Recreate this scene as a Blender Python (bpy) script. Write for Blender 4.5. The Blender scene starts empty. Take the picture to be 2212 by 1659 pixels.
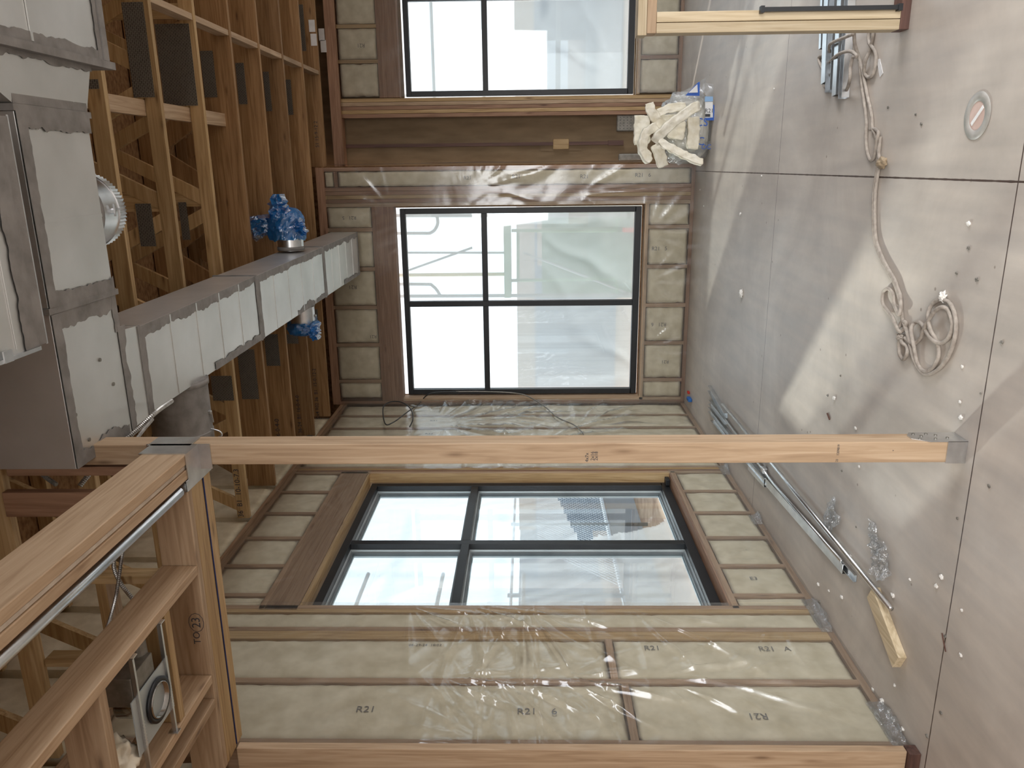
import bpy, bmesh, math, random
from mathutils import Vector as V, Matrix, noise
rnd = random.Random(7)
sc = bpy.context.scene
COL = sc.collection

# ------------------------------------------------------------------ camera
F, YAW, PIT, ROLL = 1676.8916, 0.2742, 0.023, -0.0055
CAM = V((2.5081, -8.1188, 1.6759))
fw = V((-math.sin(YAW)*math.cos(PIT), math.cos(YAW)*math.cos(PIT), math.sin(PIT)))
_r = V((math.cos(YAW), math.sin(YAW), 0)); _u = _r.cross(fw)
rt = math.cos(ROLL)*_r + math.sin(ROLL)*_u
up = -math.sin(ROLL)*_r + math.cos(ROLL)*_u
cd = bpy.data.cameras.new('camera'); cam = bpy.data.objects.new('camera', cd); COL.objects.link(cam)
cd.sensor_fit = 'HORIZONTAL'; cd.sensor_width = 36; cd.lens = F*36/2212; cd.clip_start = .05
X, Y, Z = -up, rt, -fw                      # the photograph is stored on its side
cam.matrix_world = Matrix(((X.x, Y.x, Z.x, CAM.x), (X.y, Y.y, Z.y, CAM.y), (X.z, Y.z, Z.z, CAM.z), (0, 0, 0, 1)))
sc.camera = cam

def W(x, y, ax, v):
    """photo pixel -> the point of a real plane (ax = v) seen there"""
    d = fw*F + rt*((1659-y)-829.5) - up*(x-1106)
    return CAM + d*((v-CAM[ax])/d[ax])

# ------------------------------------------------------------------ light
sc.view_settings.view_transform = 'Standard'
sc.view_settings.look = 'None'; sc.view_settings.gamma = 1; sc.view_settings.exposure = 0.0
wd = bpy.data.worlds.new('sky'); sc.world = wd; wd.use_nodes = True
bg = wd.node_tree.nodes['Background']; bg.inputs[0].default_value = (.86, .94, 1, 1); bg.inputs[1].default_value = 2.3

def sun(name, d, e, ang, col):
    l = bpy.data.lights.new(name, 'SUN'); l.energy = e; l.angle = math.radians(ang); l.color = col
    o = bpy.data.objects.new(name, l); COL.objects.link(o)
    o.rotation_euler = V(d).normalized().to_track_quat('-Z', 'Y').to_euler(); o.location = (-6, 6, 6)
sun('sun', (.74, -.67, -.424), 7.0, 3.0, (1, .94, .84))

def area(name, loc, d, sx, sy, e, col, spread=180):
    l = bpy.data.lights.new(name, 'AREA'); l.shape = 'RECTANGLE'; l.size = sx; l.size_y = sy; l.energy = e; l.color = col; l.spread = math.radians(spread)
    o = bpy.data.objects.new(name, l); COL.objects.link(o); o.location = loc
    o.rotation_euler = V(d).normalized().to_track_quat('-Z', 'Y').to_euler()
area('rear_fill', (3.4, -10.4, 2.1), (-.12, 1, -.70), 4.6, 2.2, 150, (1, .97, .93), 105)  # added fill lamp behind the camera, brightens floor and post
area('side_fill', (8.2, -4.2, 2.2), (-1, .05, -.65), 5, 2.0, 125, (.98, .98, 1), 110)  # added fill lamp on the right, tilted down to lift the interior

cy = sc.cycles
cy.use_denoising = True
cy.transparent_max_bounces = 24; cy.max_bounces = 10; cy.diffuse_bounces = 6; cy.glossy_bounces = 4
cy.transmission_bounces = 8; cy.sample_clamp_indirect = 6; cy.caustics_reflective = False; cy.caustics_refractive = False

# ------------------------------------------------------------------ materials
def mat(name): 
    m = bpy.data.materials.new(name); m.use_nodes = True
    n = m.node_tree.nodes; b = n['Principled BSDF']
    return m, n, m.node_tree.links, b

def ramp(n, stops):
    r = n.new('ShaderNodeValToRGB'); e = r.color_ramp.elements
    while len(e) < len(stops): e.new(.5)
    for el, (p, c) in zip(e, stops): el.position = p; el.color = (*c, 1)
    return r

def wood(name, dark, mid, light, ax, rough=.62):
    m, n, l, b = mat(name)
    tc = n.new('ShaderNodeTexCoord'); mp = n.new('ShaderNodeMapping')
    oi = n.new('ShaderNodeObjectInfo'); l.new(tc.outputs['Object'], mp.inputs[0])
    cv = n.new('ShaderNodeVectorMath'); cv.operation = 'SCALE'; cv.inputs[0].default_value = (7, 11, 13)
    l.new(oi.outputs['Random'], cv.inputs['Scale']); l.new(cv.outputs[0], mp.inputs['Location'])
    s = [26, 26, 26]; s[ax] = 1.3; mp.inputs['Scale'].default_value = s
    nz = n.new('ShaderNodeTexNoise'); nz.inputs['Scale'].default_value = 1.6; nz.inputs['Detail'].default_value = 6; nz.inputs['Distortion'].default_value = 1.2
    l.new(mp.outputs[0], nz.inputs[0])
    mp2 = n.new('ShaderNodeMapping'); l.new(tc.outputs['Object'], mp2.inputs[0]); l.new(cv.outputs[0], mp2.inputs['Location'])
    s2 = [11, 11, 11]; s2[ax] = 2.6; mp2.inputs['Scale'].default_value = s2
    vo = n.new('ShaderNodeTexVoronoi'); vo.inputs['Scale'].default_value = .9; l.new(mp2.outputs[0], vo.inputs[0])
    kn = ramp(n, [(0, (.16, .13, .11)), (.05, (.40, .34, .30)), (.10, (.80, .76, .73)), (.17, (1, 1, 1))]); l.new(vo.outputs['Distance'], kn.inputs[0])
    r = ramp(n, [(.28, dark), (.5, mid), (.72, light)]); l.new(nz.outputs[0], r.inputs[0])
    mx = n.new('ShaderNodeMix'); mx.data_type = 'RGBA'; mx.blend_type = 'MULTIPLY'; mx.inputs[0].default_value = .75
    l.new(r.outputs[0], mx.inputs[6]); l.new(kn.outputs[0], mx.inputs[7])
    hs = n.new('ShaderNodeHueSaturation'); l.new(mx.outputs[2], hs.inputs['Color'])
    mr = n.new('ShaderNodeMapRange'); l.new(oi.outputs['Random'], mr.inputs[0]); mr.inputs[3].default_value = .84; mr.inputs[4].default_value = 1.14
    l.new(mr.outputs[0], hs.inputs['Value']); l.new(hs.outputs[0], b.inputs['Base Color'])
    b.inputs['Roughness'].default_value = rough
    bp = n.new('ShaderNodeBump'); bp.inputs['Strength'].default_value = .15; bp.inputs['Distance'].default_value = .003
    l.new(nz.outputs[0], bp.inputs['Height']); l.new(bp.outputs[0], b.inputs['Normal'])
    return m

FIR = [wood('fir_wood_%s' % a, (.38, .255, .155), (.51, .36, .23), (.61, .455, .31), i) for i, a in enumerate('xyz')]
PINE = [wood('pine_wood_%s' % a, (.36, .22, .095), (.50, .335, .16), (.62, .44, .24), i) for i, a in enumerate('xyz')]
RED = [wood('dark_lumber_%s' % a, (.22, .115, .065), (.32, .18, .11), (.42, .25, .155), i) for i, a in enumerate('xyz')]
MIDW = [wood('brown_lumber_%s' % a, (.31, .19, .115), (.43, .285, .18), (.53, .37, .245), i) for i, a in enumerate('xyz')]
PALE = [wood('pale_lumber_%s' % a, (.46, .36, .22), (.59, .48, .32), (.68, .58, .41), i) for i, a in enumerate('xyz')]
SHADED = [wood('shaded_pine_%s' % a, (.20, .105, .04), (.31, .175, .075), (.41, .25, .12), i) for i, a in enumerate('xyz')]  # pine darkened in its colour to stand for shade on the far trusses
TREAT = [wood('treated_lumber_%s' % a, (.06, .028, .022), (.10, .048, .036), (.15, .075, .055), i) for i, a in enumerate('xyz')]

def noisy(name, a, c, scale, rough=.7, metal=0., bump=.0, stretch=(1, 1, 1), spec=.5, det=5):
    m, n, l, b = mat(name)
    tc = n.new('ShaderNodeTexCoord'); mp = n.new('ShaderNodeMapping'); l.new(tc.outputs['Object'], mp.inputs[0]); mp.inputs['Scale'].default_value = stretch
    nz = n.new('ShaderNodeTexNoise'); nz.inputs['Scale'].default_value = scale; nz.inputs['Detail'].default_value = det
    l.new(mp.outputs[0], nz.inputs[0]); r = ramp(n, [(.3, a), (.7, c)]); l.new(nz.outputs[0], r.inputs[0]); l.new(r.outputs[0], b.inputs['Base Color'])
    b.inputs['Roughness'].default_value = rough; b.inputs['Metallic'].default_value = metal; b.inputs['Specular IOR Level'].default_value = spec
    if bump:
        bp = n.new('ShaderNodeBump'); bp.inputs['Strength'].default_value = bump; bp.inputs['Distance'].default_value = .01
        l.new(nz.outputs[0], bp.inputs['Height']); l.new(bp.outputs[0], b.inputs['Normal'])
    return m

BATT = noisy('fiberglass', (.68, .60, .43), (.90, .82, .64), 9, .95, bump=.9, spec=.1)
FLUFF = noisy('cream_fiberglass', (.74, .68, .54), (.90, .86, .76), 14, .95, bump=.9, spec=.1)
OSB = noisy('strand_board', (.16, .075, .028), (.36, .20, .09), 26, .8, stretch=(1, 1.6, 1))
PLY = noisy('sheathing_panel', (.17, .115, .062), (.25, .175, .10), 7, .8, stretch=(1.5, 1.5, .35))
DUCT = noisy('galvanised_duct', (.66, .66, .64), (.80, .80, .79), 3.0, .42, .85, stretch=(1, 1, 1))
ZINC = noisy('bright_steel', (.62, .64, .66), (.82, .84, .86), 12, .28, 1.0)
PLATE = noisy('nail_plate_steel', (.20, .19, .165), (.30, .28, .25), 30, .5, .6)
MASTIC = noisy('grey_sealant', (.19, .18, .172), (.30, .285, .275), 14, .7, bump=.4)
BLACK = noisy('black_frame', (.008, .009, .011), (.014, .016, .02), 5, .45)
GREYFR = noisy('grey_gasket', (.10, .12, .13), (.16, .18, .19), 5, .5)
SILV = noisy('silver_spacer', (.42, .47, .49), (.52, .57, .58), 5, .35, .3)
CABLE = noisy('grey_cord', (.30, .26, .225), (.46, .41, .36), 40, .8, bump=.5)
BLKC = noisy('black_cable', (.02, .02, .02), (.04, .04, .04), 20, .5)
WHITE = noisy('white_paper', (.7, .7, .7), (.8, .8, .8), 20, .7)
FOAM = noisy('white_foam', (.72, .70, .66), (.85, .83, .8), 30, .8, bump=.5)
INK = noisy('grey_ink', (.045, .045, .055), (.07, .07, .08), 30, .8)
INKL = noisy('pale_ink', (.16, .155, .15), (.25, .24, .23), 60, .8)
NAVY = noisy('navy_line', (.012, .02, .08), (.02, .035, .13), 12, .6)
BLUET = noisy('blue_tape', (.01, .10, .35), (.02, .16, .5), 12, .5)
REDT = noisy('red_paint', (.45, .02, .01), (.6, .03, .02), 12, .5)
TAN = noisy('brown_tape', (.30, .22, .14), (.42, .33, .22), 22, .6, bump=.6)
SOIL = noisy('brown_ground', (.25, .15, .10), (.42, .29, .2), 6, .9)
PINK = noisy('pink_cover', (.50, .36, .31), (.60, .46, .41), 12, .7)

def platemat():
    m, n, l, b = mat('punched_plate')
    tc = n.new('ShaderNodeTexCoord'); mp = n.new('ShaderNodeMapping'); mp.inputs['Rotation'].default_value = (math.radians(-90), 0, 0); l.new(tc.outputs['Object'], mp.inputs[0])
    br = n.new('ShaderNodeTexBrick'); br.inputs['Scale'].default_value = 28; br.inputs['Mortar Size'].default_value = .05; br.inputs['Brick Width'].default_value = .55; br.inputs['Row Height'].default_value = .30
    br.inputs['Color1'].default_value = (.085, .08, .07, 1); br.inputs['Color2'].default_value = (.13, .12, .105, 1); br.inputs['Mortar'].default_value = (.24, .225, .20, 1); l.new(mp.outputs[0], br.inputs[0])
    l.new(br.outputs[0], b.inputs['Base Color']); b.inputs['Roughness'].default_value = .5; b.inputs['Metallic'].default_value = .4
    return m
PUNCH = platemat()
CANM = noisy('mirror_reflector', (.30, .30, .29), (.42, .41, .40), 8, .16, 1.0)

def striped(name):
    """flexible metal conduit: ridges come from geometry; dirty zinc"""
    return noisy(name, (.35, .34, .32), (.55, .54, .52), 30, .38, .9)
FLEX = striped('flexible_conduit_steel')

def concrete():
    m, n, l, b = mat('polished_concrete')
    tc = n.new('ShaderNodeTexCoord')
    a = n.new('ShaderNodeTexNoise'); a.inputs['Scale'].default_value = .9; a.inputs['Detail'].default_value = 7; a.inputs['Roughness'].default_value = .62; a.inputs['Distortion'].default_value = .6
    l.new(tc.outputs['Object'], a.inputs[0])
    r = ramp(n, [(.30, (.42, .378, .335)), (.47, (.52, .47, .42)), (.60, (.59, .54, .485)), (.74, (.66, .615, .56))]); l.new(a.outputs[0], r.inputs[0])
    mp = n.new('ShaderNodeMapping'); mp.inputs['Scale'].default_value = (9, 1.2, 1); mp.inputs['Rotation'].default_value = (0, 0, .35); l.new(tc.outputs['Object'], mp.inputs[0])
    c = n.new('ShaderNodeTexNoise'); c.inputs['Scale'].default_value = 1.3; c.inputs['Detail'].default_value = 6; l.new(mp.outputs[0], c.inputs[0])
    r2 = ramp(n, [(.3, (.86, .86, .87)), (.7, (1.06, 1.05, 1.04))]); l.new(c.outputs[0], r2.inputs[0])
    mx = n.new('ShaderNodeMix'); mx.data_type = 'RGBA'; mx.blend_type = 'MULTIPLY'; mx.inputs[0].default_value = 1; l.new(r.outputs[0], mx.inputs[6]); l.new(r2.outputs[0], mx.inputs[7])
    # specks of dirt
    v = n.new('ShaderNodeTexVoronoi'); v.inputs['Scale'].default_value = 5.5; l.new(tc.outputs['Object'], v.inputs[0])
    rs = ramp(n, [(0, (.35, .30, .26)), (.035, (.5, .45, .4)), (.05, (1, 1, 1))]); l.new(v.outputs['Distance'], rs.inputs[0])
    m2 = n.new('ShaderNodeMix'); m2.data_type = 'RGBA'; m2.blend_type = 'MULTIPLY'; m2.inputs[0].default_value = .8; l.new(mx.outputs[2], m2.inputs[6]); l.new(rs.outputs[0], m2.inputs[7])
    # saw-cut joints
    sp = n.new('ShaderNodeSeparateXYZ'); l.new(tc.outputs['Object'], sp.inputs[0])
    wob = n.new('ShaderNodeTexNoise'); wob.inputs['Scale'].default_value = 18; l.new(tc.outputs['Object'], wob.inputs[0])
    def line(ch, at, wdt):
        s = n.new('ShaderNodeMath'); s.operation = 'SUBTRACT'; l.new(sp.outputs[ch], s.inputs[0]); s.inputs[1].default_value = at
        q = n.new('ShaderNodeMath'); q.operation = 'ABSOLUTE'; l.new(s.outputs[0], q.inputs[0])
        t = n.new('ShaderNodeMath'); t.operation = 'MULTIPLY_ADD'; l.new(wob.outputs[0], t.inputs[0]); t.inputs[1].default_value = wdt*1.2; t.inputs[2].default_value = wdt*.5
        g = n.new('ShaderNodeMath'); g.operation = 'LESS_THAN'; l.new(q.outputs[0], g.inputs[0]); l.new(t.outputs[0], g.inputs[1])
        return g
    gs = [line(0, 2.435, .0035), line(1, -5.337, .003), line(1, -2.68, .0025)]
    cur = gs[0].outputs[0]
    for g in gs[1:]:
        mm = n.new('ShaderNodeMath'); mm.operation = 'MAXIMUM'; l.new(cur, mm.inputs[0]); l.new(g.outputs[0], mm.inputs[1]); cur = mm.outputs[0]
    m3 = n.new('ShaderNodeMix'); m3.data_type = 'RGBA'; l.new(cur, m3.inputs[0]); l.new(m2.outputs[2], m3.inputs[6]); m3.inputs[7].default_value = (.07, .045, .035, 1)
    l.new(m3.outputs[2], b.inputs['Base Color'])
    rr = n.new('ShaderNodeMapRange'); l.new(c.outputs[0], rr.inputs[0]); rr.inputs[3].default_value = .33; rr.inputs[4].default_value = .58
    l.new(rr.outputs[0], b.inputs['Roughness'])
    bp = n.new('ShaderNodeBump'); bp.inputs['Strength'].default_value = .06; bp.inputs['Distance'].default_value = .01; l.new(c.outputs[0], bp.inputs['Height']); l.new(bp.outputs[0], b.inputs['Normal'])
    return m
CONC = concrete()

def film(name, tint, gloss, milky, rough=.12, bump=.35, scale=9, edge=.5):
    """thin clear plastic: see-through, a sheen, a little milkiness"""
    m = bpy.data.materials.new(name); m.use_nodes = True; n = m.node_tree.nodes; l = m.node_tree.links
    n.remove(n['Principled BSDF']); out = n['Material Output']
    tr = n.new('ShaderNodeBsdfTransparent'); tr.inputs[0].default_value = (*tint, 1)
    tl = n.new('ShaderNodeBsdfTranslucent'); tl.inputs[0].default_value = (.88, .91, .95, 1)
    df = n.new('ShaderNodeBsdfDiffuse'); df.inputs[0].default_value = (.85, .86, .86, 1)
    gl = n.new('ShaderNodeBsdfGlossy'); gl.inputs['Roughness'].default_value = rough; gl.inputs[0].default_value = (.95, .97, 1, 1)
    tc = n.new('ShaderNodeTexCoord'); nz = n.new('ShaderNodeTexNoise'); nz.inputs['Scale'].default_value = scale; nz.inputs['Detail'].default_value = 3; nz.inputs['Distortion'].default_value = 1.5
    l.new(tc.outputs['Object'], nz.inputs[0])
    bp = n.new('ShaderNodeBump'); bp.inputs['Strength'].default_value = bump; bp.inputs['Distance'].default_value = .03; l.new(nz.outputs[0], bp.inputs['Height']); l.new(bp.outputs[0], gl.inputs['Normal'])
    m0 = n.new('ShaderNodeMixShader'); m0.inputs[0].default_value = .5; l.new(tl.outputs[0], m0.inputs[1]); l.new(df.outputs[0], m0.inputs[2])
    m1 = n.new('ShaderNodeMixShader'); m1.inputs[0].default_value = milky; l.new(tr.outputs[0], m1.inputs[1]); l.new(m0.outputs[0], m1.inputs[2])
    lw = n.new('ShaderNodeLayerWeight'); lw.inputs[0].default_value = .35; l.new(bp.outputs[0], lw.inputs['Normal'])
    ma = n.new('ShaderNodeMath'); ma.operation = 'MULTIPLY_ADD'; l.new(lw.outputs['Fresnel'], ma.inputs[0]); ma.inputs[1].default_value = edge; ma.inputs[2].default_value = gloss; ma.use_clamp = True
    m2 = n.new('ShaderNodeMixShader'); l.new(ma.outputs[0], m2.inputs[0]); l.new(m1.outputs[0], m2.inputs[1]); l.new(gl.outputs[0], m2.inputs[2])
    l.new(m2.outputs[0], out.inputs[0])
    return m
VAPOR = film('clear_vapour_film', (.95, .95, .93), .05, .09, .17, .05, 4, .6)
WRAP = film('milky_window_film', (.90, .92, .95), .02, .50, .3, .2, 3, .1)
SCRAP = film('crinkled_clear_film', (.90, .92, .93), .16, .22, .15, .9, 26)
BAGP = film('clear_bag_plastic', (.95, .96, .98), .05, .26, .14, .5, 12)
BLUEB = film('blue_bag_plastic', (.10, .45, .80), .10, .72, .2, .7, 10)
for nd in BLUEB.node_tree.nodes:
    if nd.type in ('BSDF_TRANSLUCENT', 'BSDF_DIFFUSE'): nd.inputs[0].default_value = (.02, .30, .80, 1)
PRINTB = noisy('blue_print', (.01, .07, .36), (.02, .11, .48), 9, .4)
PRINTL = noisy('pale_blue_print', (.25, .42, .66), (.32, .5, .72), 9, .4)
GLASS = film('window_glass', (.91, .95, .96), .03, .0, .02, 0, 1, .25)

# ------------------------------------------------------------------ builders
def tagp(o, label=None, cat=None, group=None, kind=None):
    if label: o['label'] = label
    if cat: o['category'] = cat
    if group: o['group'] = group
    if kind: o['kind'] = kind
    return o

def adopt(o, p):
    """vertices are given in room coordinates, so undo the parents' offset"""
    o.parent = p; s = V((0, 0, 0))
    while p: s += p.location; p = p.parent
    o.location = -s

def mesh(name, vs, fs, m, parent=None, smooth=False):
    me = bpy.data.meshes.new(name); me.from_pydata([tuple(v) for v in vs], [], fs); me.update()
    if smooth:
        for p in me.polygons: p.use_smooth = True
    if m: me.materials.append(m)
    o = bpy.data.objects.new(name, me); COL.objects.link(o)
    if parent: adopt(o, parent)
    return o

class MB:
    def __init__(s): s.v = []; s.f = []
    def add(s, vs, fs):
        k = len(s.v); s.v += [V(v) for v in vs]; s.f += [tuple(i+k for i in f) for f in fs]
    def box(s, a, b):
        (x0, x1), (y0, y1), (z0, z1) = [sorted((a[i], b[i])) for i in range(3)]
        s.add([(x, y, z) for z in (z0, z1) for y in (y0, y1) for x in (x0, x1)],
              [(0, 2, 3, 1), (4, 5, 7, 6), (0, 1, 5, 4), (2, 6, 7, 3), (0, 4, 6, 2), (1, 3, 7, 5)])
    def bar(s, p, q, w, t, side=(0, 1, 0)):
        p, q = V(p), V(q); d = (q-p).normalized(); a = V(side); a = (a-d*a.dot(d)).normalized(); b = d.cross(a)
        vs = [c + a*t/2*i + b*w/2*j for c in (p, q) for i, j in ((-1, -1), (1, -1), (1, 1), (-1, 1))]
        s.add(vs, [(0, 3, 2, 1), (4, 5, 6, 7), (0, 1, 5, 4), (1, 2, 6, 5), (2, 3, 7, 6), (3, 0, 4, 7)])
    def prism(s, poly, d):
        k = len(poly); d = V(d); s.add(list(map(V, poly)) + [V(p)+d for p in poly], [tuple(range(k))[::-1], tuple(range(k, 2*k))] + [(i, (i+1) % k, (i+1) % k+k, i+k) for i in range(k)])
    def tube(s, pts, r, n=8, cap=True, rf=None):
        pts = [V(p) for p in pts]; k0 = len(s.v); m = len(pts)
        t = (pts[1]-pts[0]).normalized(); a = V((0, 0, 1)) if abs(t.z) < .9 else V((1, 0, 0)); a = (a-t*a.dot(t)).normalized()
        for i, p in enumerate(pts):
            t = (pts[min(i+1, m-1)]-pts[max(i-1, 0)]).normalized(); a = (a-t*a.dot(t)).normalized(); b = t.cross(a)
            rr = rf(i) if rf else r
            for k in range(n): s.v.append(p + (a*math.cos(2*math.pi*k/n)+b*math.sin(2*math.pi*k/n))*rr)
        for i in range(m-1):
            for k in range(n):
                s.f.append((k0+i*n+k, k0+i*n+(k+1) % n, k0+(i+1)*n+(k+1) % n, k0+(i+1)*n+k))
        if cap: s.f.append(tuple(k0+k for k in range(n))[::-1]); s.f.append(tuple(k0+(m-1)*n+k for k in range(n)))
    def build(s, name, m, parent=None, smooth=False, bevel=0):
        o = mesh(name, s.v, s.f, m, parent, smooth)
        if bevel:
            b = o.modifiers.new('bevel', 'BEVEL'); b.width = bevel; b.segments = 2; b.limit_method = 'ANGLE'
        return o

def smoothpts(P, per=6):
    P = [V(p) for p in P]; out = []
    for i in range(len(P)-1):
        a, b, c, d = P[max(i-1, 0)], P[i], P[i+1], P[min(i+2, len(P)-1)]
        for k in range(per):
            t = k/per
            out.append(.5*((2*b)+(c-a)*t+(2*a-5*b+4*c-d)*t*t+(3*b-a-3*c+d)*t**3))
    return out+[P[-1]]

def empty(name, loc, label=None, cat=None, group=None, kind=None):
    o = bpy.data.objects.new(name, None); COL.objects.link(o); o.location = loc; o.empty_display_size = .1
    return tagp(o, label, cat, group, kind)

def board(name, a, b, m, parent=None, bevel=.002, label=None, cat=None, group=None):
    mb = MB(); mb.box(a, b); o = mb.build(name, m, parent, bevel=bevel)
    return tagp(o, label, cat, group)

def text(name, s, size, org, xdir, ydir, m, parent=None, ext=.0004, yscale=1.0):
    """printed characters as flat real geometry lying on a surface"""
    cu = bpy.data.curves.new(name, 'FONT'); cu.body = s; cu.size = size; cu.extrude = ext; cu.align_x = 'CENTER'; cu.align_y = 'CENTER'; cu.resolution_u = 3
    t = bpy.data.objects.new('tmp', cu); COL.objects.link(t)
    bpy.context.view_layer.update()
    me = bpy.data.meshes.new_from_object(t.evaluated_get(bpy.context.evaluated_depsgraph_get()))
    bpy.data.objects.remove(t); bpy.data.curves.remove(cu)
    x, y = V(xdir).normalized(), V(ydir).normalized(); z = x.cross(y); org = V(org)
    for v in me.vertices:
        c = v.co.copy(); v.co = org + x*c.x + y*c.y*yscale + z*c.z
    me.materials.clear(); me.materials.append(m)
    o = bpy.data.objects.new(name, me); COL.objects.link(o)
    if parent: adopt(o, parent)
    return o

def N3(x, y, z=0): return noise.noise(V((x, y, z)))

def batt(org, u, v, n, w, h, label, seed, marks=(), group='fiberglass batts between the wall studs', m=BATT, lift=0.0, res=.035, name='insulation_batt'):
    """soft pillow filling a stud bay; org = lower corner, u across, v up, n out of the wall"""
    org, u, v, n = V(org), V(u), V(v), V(n); vs = []; fs = []
    def dd_(x, y):
        k = 1-math.exp(-max(0, min(x, w-x, y, h-y))/.028)
        return -.012+.015*k + .014*N3(x*5, y*3, seed)*k + .007*N3(x*17, y*12, seed)*k + lift
    nu, nv = max(6, int(w/res)), max(6, int(h/res))
    if nu*nv > 5000: nv = 5000//nu
    for j in range(nv+1):
        for i in range(nu+1):
            a, b = i/nu, j/nv; x, y = a*w, b*h
            e = min(x, w-x, y, h-y); k = 1-math.exp(-e/.028)
            jx = (.016*N3(y*7, seed, 1)+.009*N3(y*24, seed, 2)) * (1 if a < .5 else -1)*(abs(a-.5)*2)**6
            jy = (.010*N3(x*9, seed, 3))*(abs(b-.5)*2)**8
            d = -.012+.015*k + .014*N3(x*5, y*3, seed)*k + .007*N3(x*17, y*12, seed)*k + lift
            vs.append(org+u*(x+abs(jx)*(1 if a < .5 else -1)*.9+((-.004 if a < .5 else .004) if d > .002 else (.003 if a < .5 else -.003))*(abs(a-.5)*2)**6)+v*(y+jy)+n*d)
    for j in range(nv):
        for i in range(nu):
            q = j*(nu+1)+i; fs.append((q, q+1, q+nu+2, q+nu+1))
    # sides back into the bay
    ring = [i for i in range(nu+1)] + [j*(nu+1)+nu for j in range(1, nv+1)] + [nv*(nu+1)+i for i in range(nu-1, -1, -1)] + [j*(nu+1) for j in range(nv-1, 0, -1)]
    k0 = len(vs)
    L = len(ring)
    for dd in (.014, .12):
        for r in ring:
            q = vs[r]-org; x = min(max(q.dot(u), .004), w-.004); y = min(max(q.dot(v), .004), h-.004); vs.append(org+u*x+v*y-n*dd)
    for i in range(L):
        fs.append((ring[(i+1) % L], ring[i], k0+i, k0+(i+1) % L)); fs.append((k0+(i+1) % L, k0+i, k0+L+i, k0+L+(i+1) % L))
    fs.append(tuple(k0+L+i for i in range(L)))
    o = mesh(name, vs, fs, m, smooth=True)
    tagp(o, label, 'insulation', group)
    for (s, a, b, fl, size) in marks:
        # a,b fraction; fl = 1 reads downwards, -1 reads upwards
        t = text('printed_mark', s, size, org+u*a*w+v*b*h+n*(.002+max(dd_(a*w+i*.01, b*h+j*.015) for i in (-2, 0, 2) for j in range(-6, 7))), (-v)*fl, u*fl, INKL if size < .05 else INKL, o)
    return o

def sheet(name, org, u, v, n, w, h, m, label=None, cat='plastic sheet', group=None, amp=.008, staples=(), res=.02, seed=0, mask=None, off=.008, parent=None, ridge=None, kind=None):
    org, u, v, n = V(org), V(u).normalized(), V(v).normalized(), V(n).normalized(); nu, nv = max(2, int(w/res)), max(2, int(h/res)); vs = []; fs = []
    for j in range(nv+1):
        for i in range(nu+1):
            x, y = w*i/nu, h*j/nv
            d = off + amp*(.8+.8*N3(x*1.6, y*1.1, seed)) + amp*.6*abs(N3(x*7+y*3, y*2, seed+5)) + amp*.12*abs(N3(x*15, y*6, seed+9))
            for k, (sx, sy, R, am, th0, spread, fr) in enumerate(staples):
                dx, dy = x-sx, y-sy; r = math.hypot(dx, dy)
                if r > R*3.2: continue
                th = math.atan2(dy, dx); wgt = math.cos(max(-1, min(1, ((th-th0+math.pi) % (2*math.pi)-math.pi)/spread))*math.pi/2)*(.75+.6*N3(1.6*math.cos(th), 1.6*math.sin(th), seed+k))
                if wgt <= 0: continue
                f = (1-abs(math.sin(th*fr+.5*N3(r*3, k, seed)+k)))**2.4
                d += am*wgt*f*(r/R if r < R else 1)*math.exp(-max(0, r-R)/R)*max(0, 1-(r/(3.2*R))**2)
            for ry, rs in (ridge or ()): d += .007*math.exp(-((y-ry-rs*x)/.008)**2)
            vs.append(org+u*x+v*y+n*d)
    for j in range(nv):
        for i in range(nu):
            if mask and not mask(w*(i+.5)/nu, h*(j+.5)/nv): continue
            q = j*(nu+1)+i; fs.append((q, q+1, q+nu+2, q+nu+1))
    o = mesh(name, vs, fs, m, parent, smooth=True)
    return tagp(o, label, cat if label else None, group, kind)

def crumple(name, vs, fs, m, amt, sc_, seed, parent=None):
    o = mesh(name, [v+V((N3(v.x*sc_, v.y*sc_, v.z*sc_+seed), N3(v.x*sc_+9, v.y*sc_, v.z*sc_+seed), N3(v.x*sc_, v.y*sc_+7, v.z*sc_+seed)))*amt for v in map(V, vs)], fs, m, parent)
    return o
# ------------------------------------------------------------------ setting: floor, walls, ceiling
S = 'structure'
mb = MB(); mb.box((-.2, -14, -.2), (8.6, 1.16, 0)); tagp(mb.build('floor', CONC), 'bare polished concrete floor with saw-cut joints and a sunlit band', None, kind=S)
mb = MB(); mb.box((-.2, -14, 4.53), (8.6, 1.3, 4.56)); tagp(mb.build('ceiling', OSB), 'strand board deck above the open wooden trusses', None, kind=S)

WX0, WX1, WZ0, WZ1 = .072, 2.10, .50, 3.035     # back window opening
mb = MB()
for a, b in (((-.2, 0), (WX0, 4.53)), ((WX1, 0), (2.52, 4.53)), ((WX0, 0), (WX1, WZ0)), ((WX0, WZ1+.03), (WX1, 4.53))):
    mb.box((a[0], .14, a[1]), (b[0], .165, b[1]))
wb = tagp(mb.build('wall_back', OSB), 'stud wall with the fully visible two-by-two black window', None, kind=S)
def part(par, name, a, b, m, bev=.0015): return board(name, a, b, m, par, bev)
part(wb, 'bottom_plate', (.0, 0, 0), (2.51, .14, .038), RED[0])
part(wb, 'top_plate', (.0, 0, 3.755), (2.51, .14, 3.84), RED[0])
part(wb, 'header', (.04, 0, 3.062), (2.12, .066, 3.257), RED[0]); part(wb, 'header', (.04, .07, 3.062), (2.12, .138, 3.257), RED[0])
part(wb, 'header_plate', (.04, .0, 3.257), (2.12, .138, 3.293), RED[0])
part(wb, 'sill_plate', (.04, 0, .452), (2.12, .138, .49), FIR[0])
CR = [.262, .669, 1.076, 1.482, 1.888]
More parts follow.
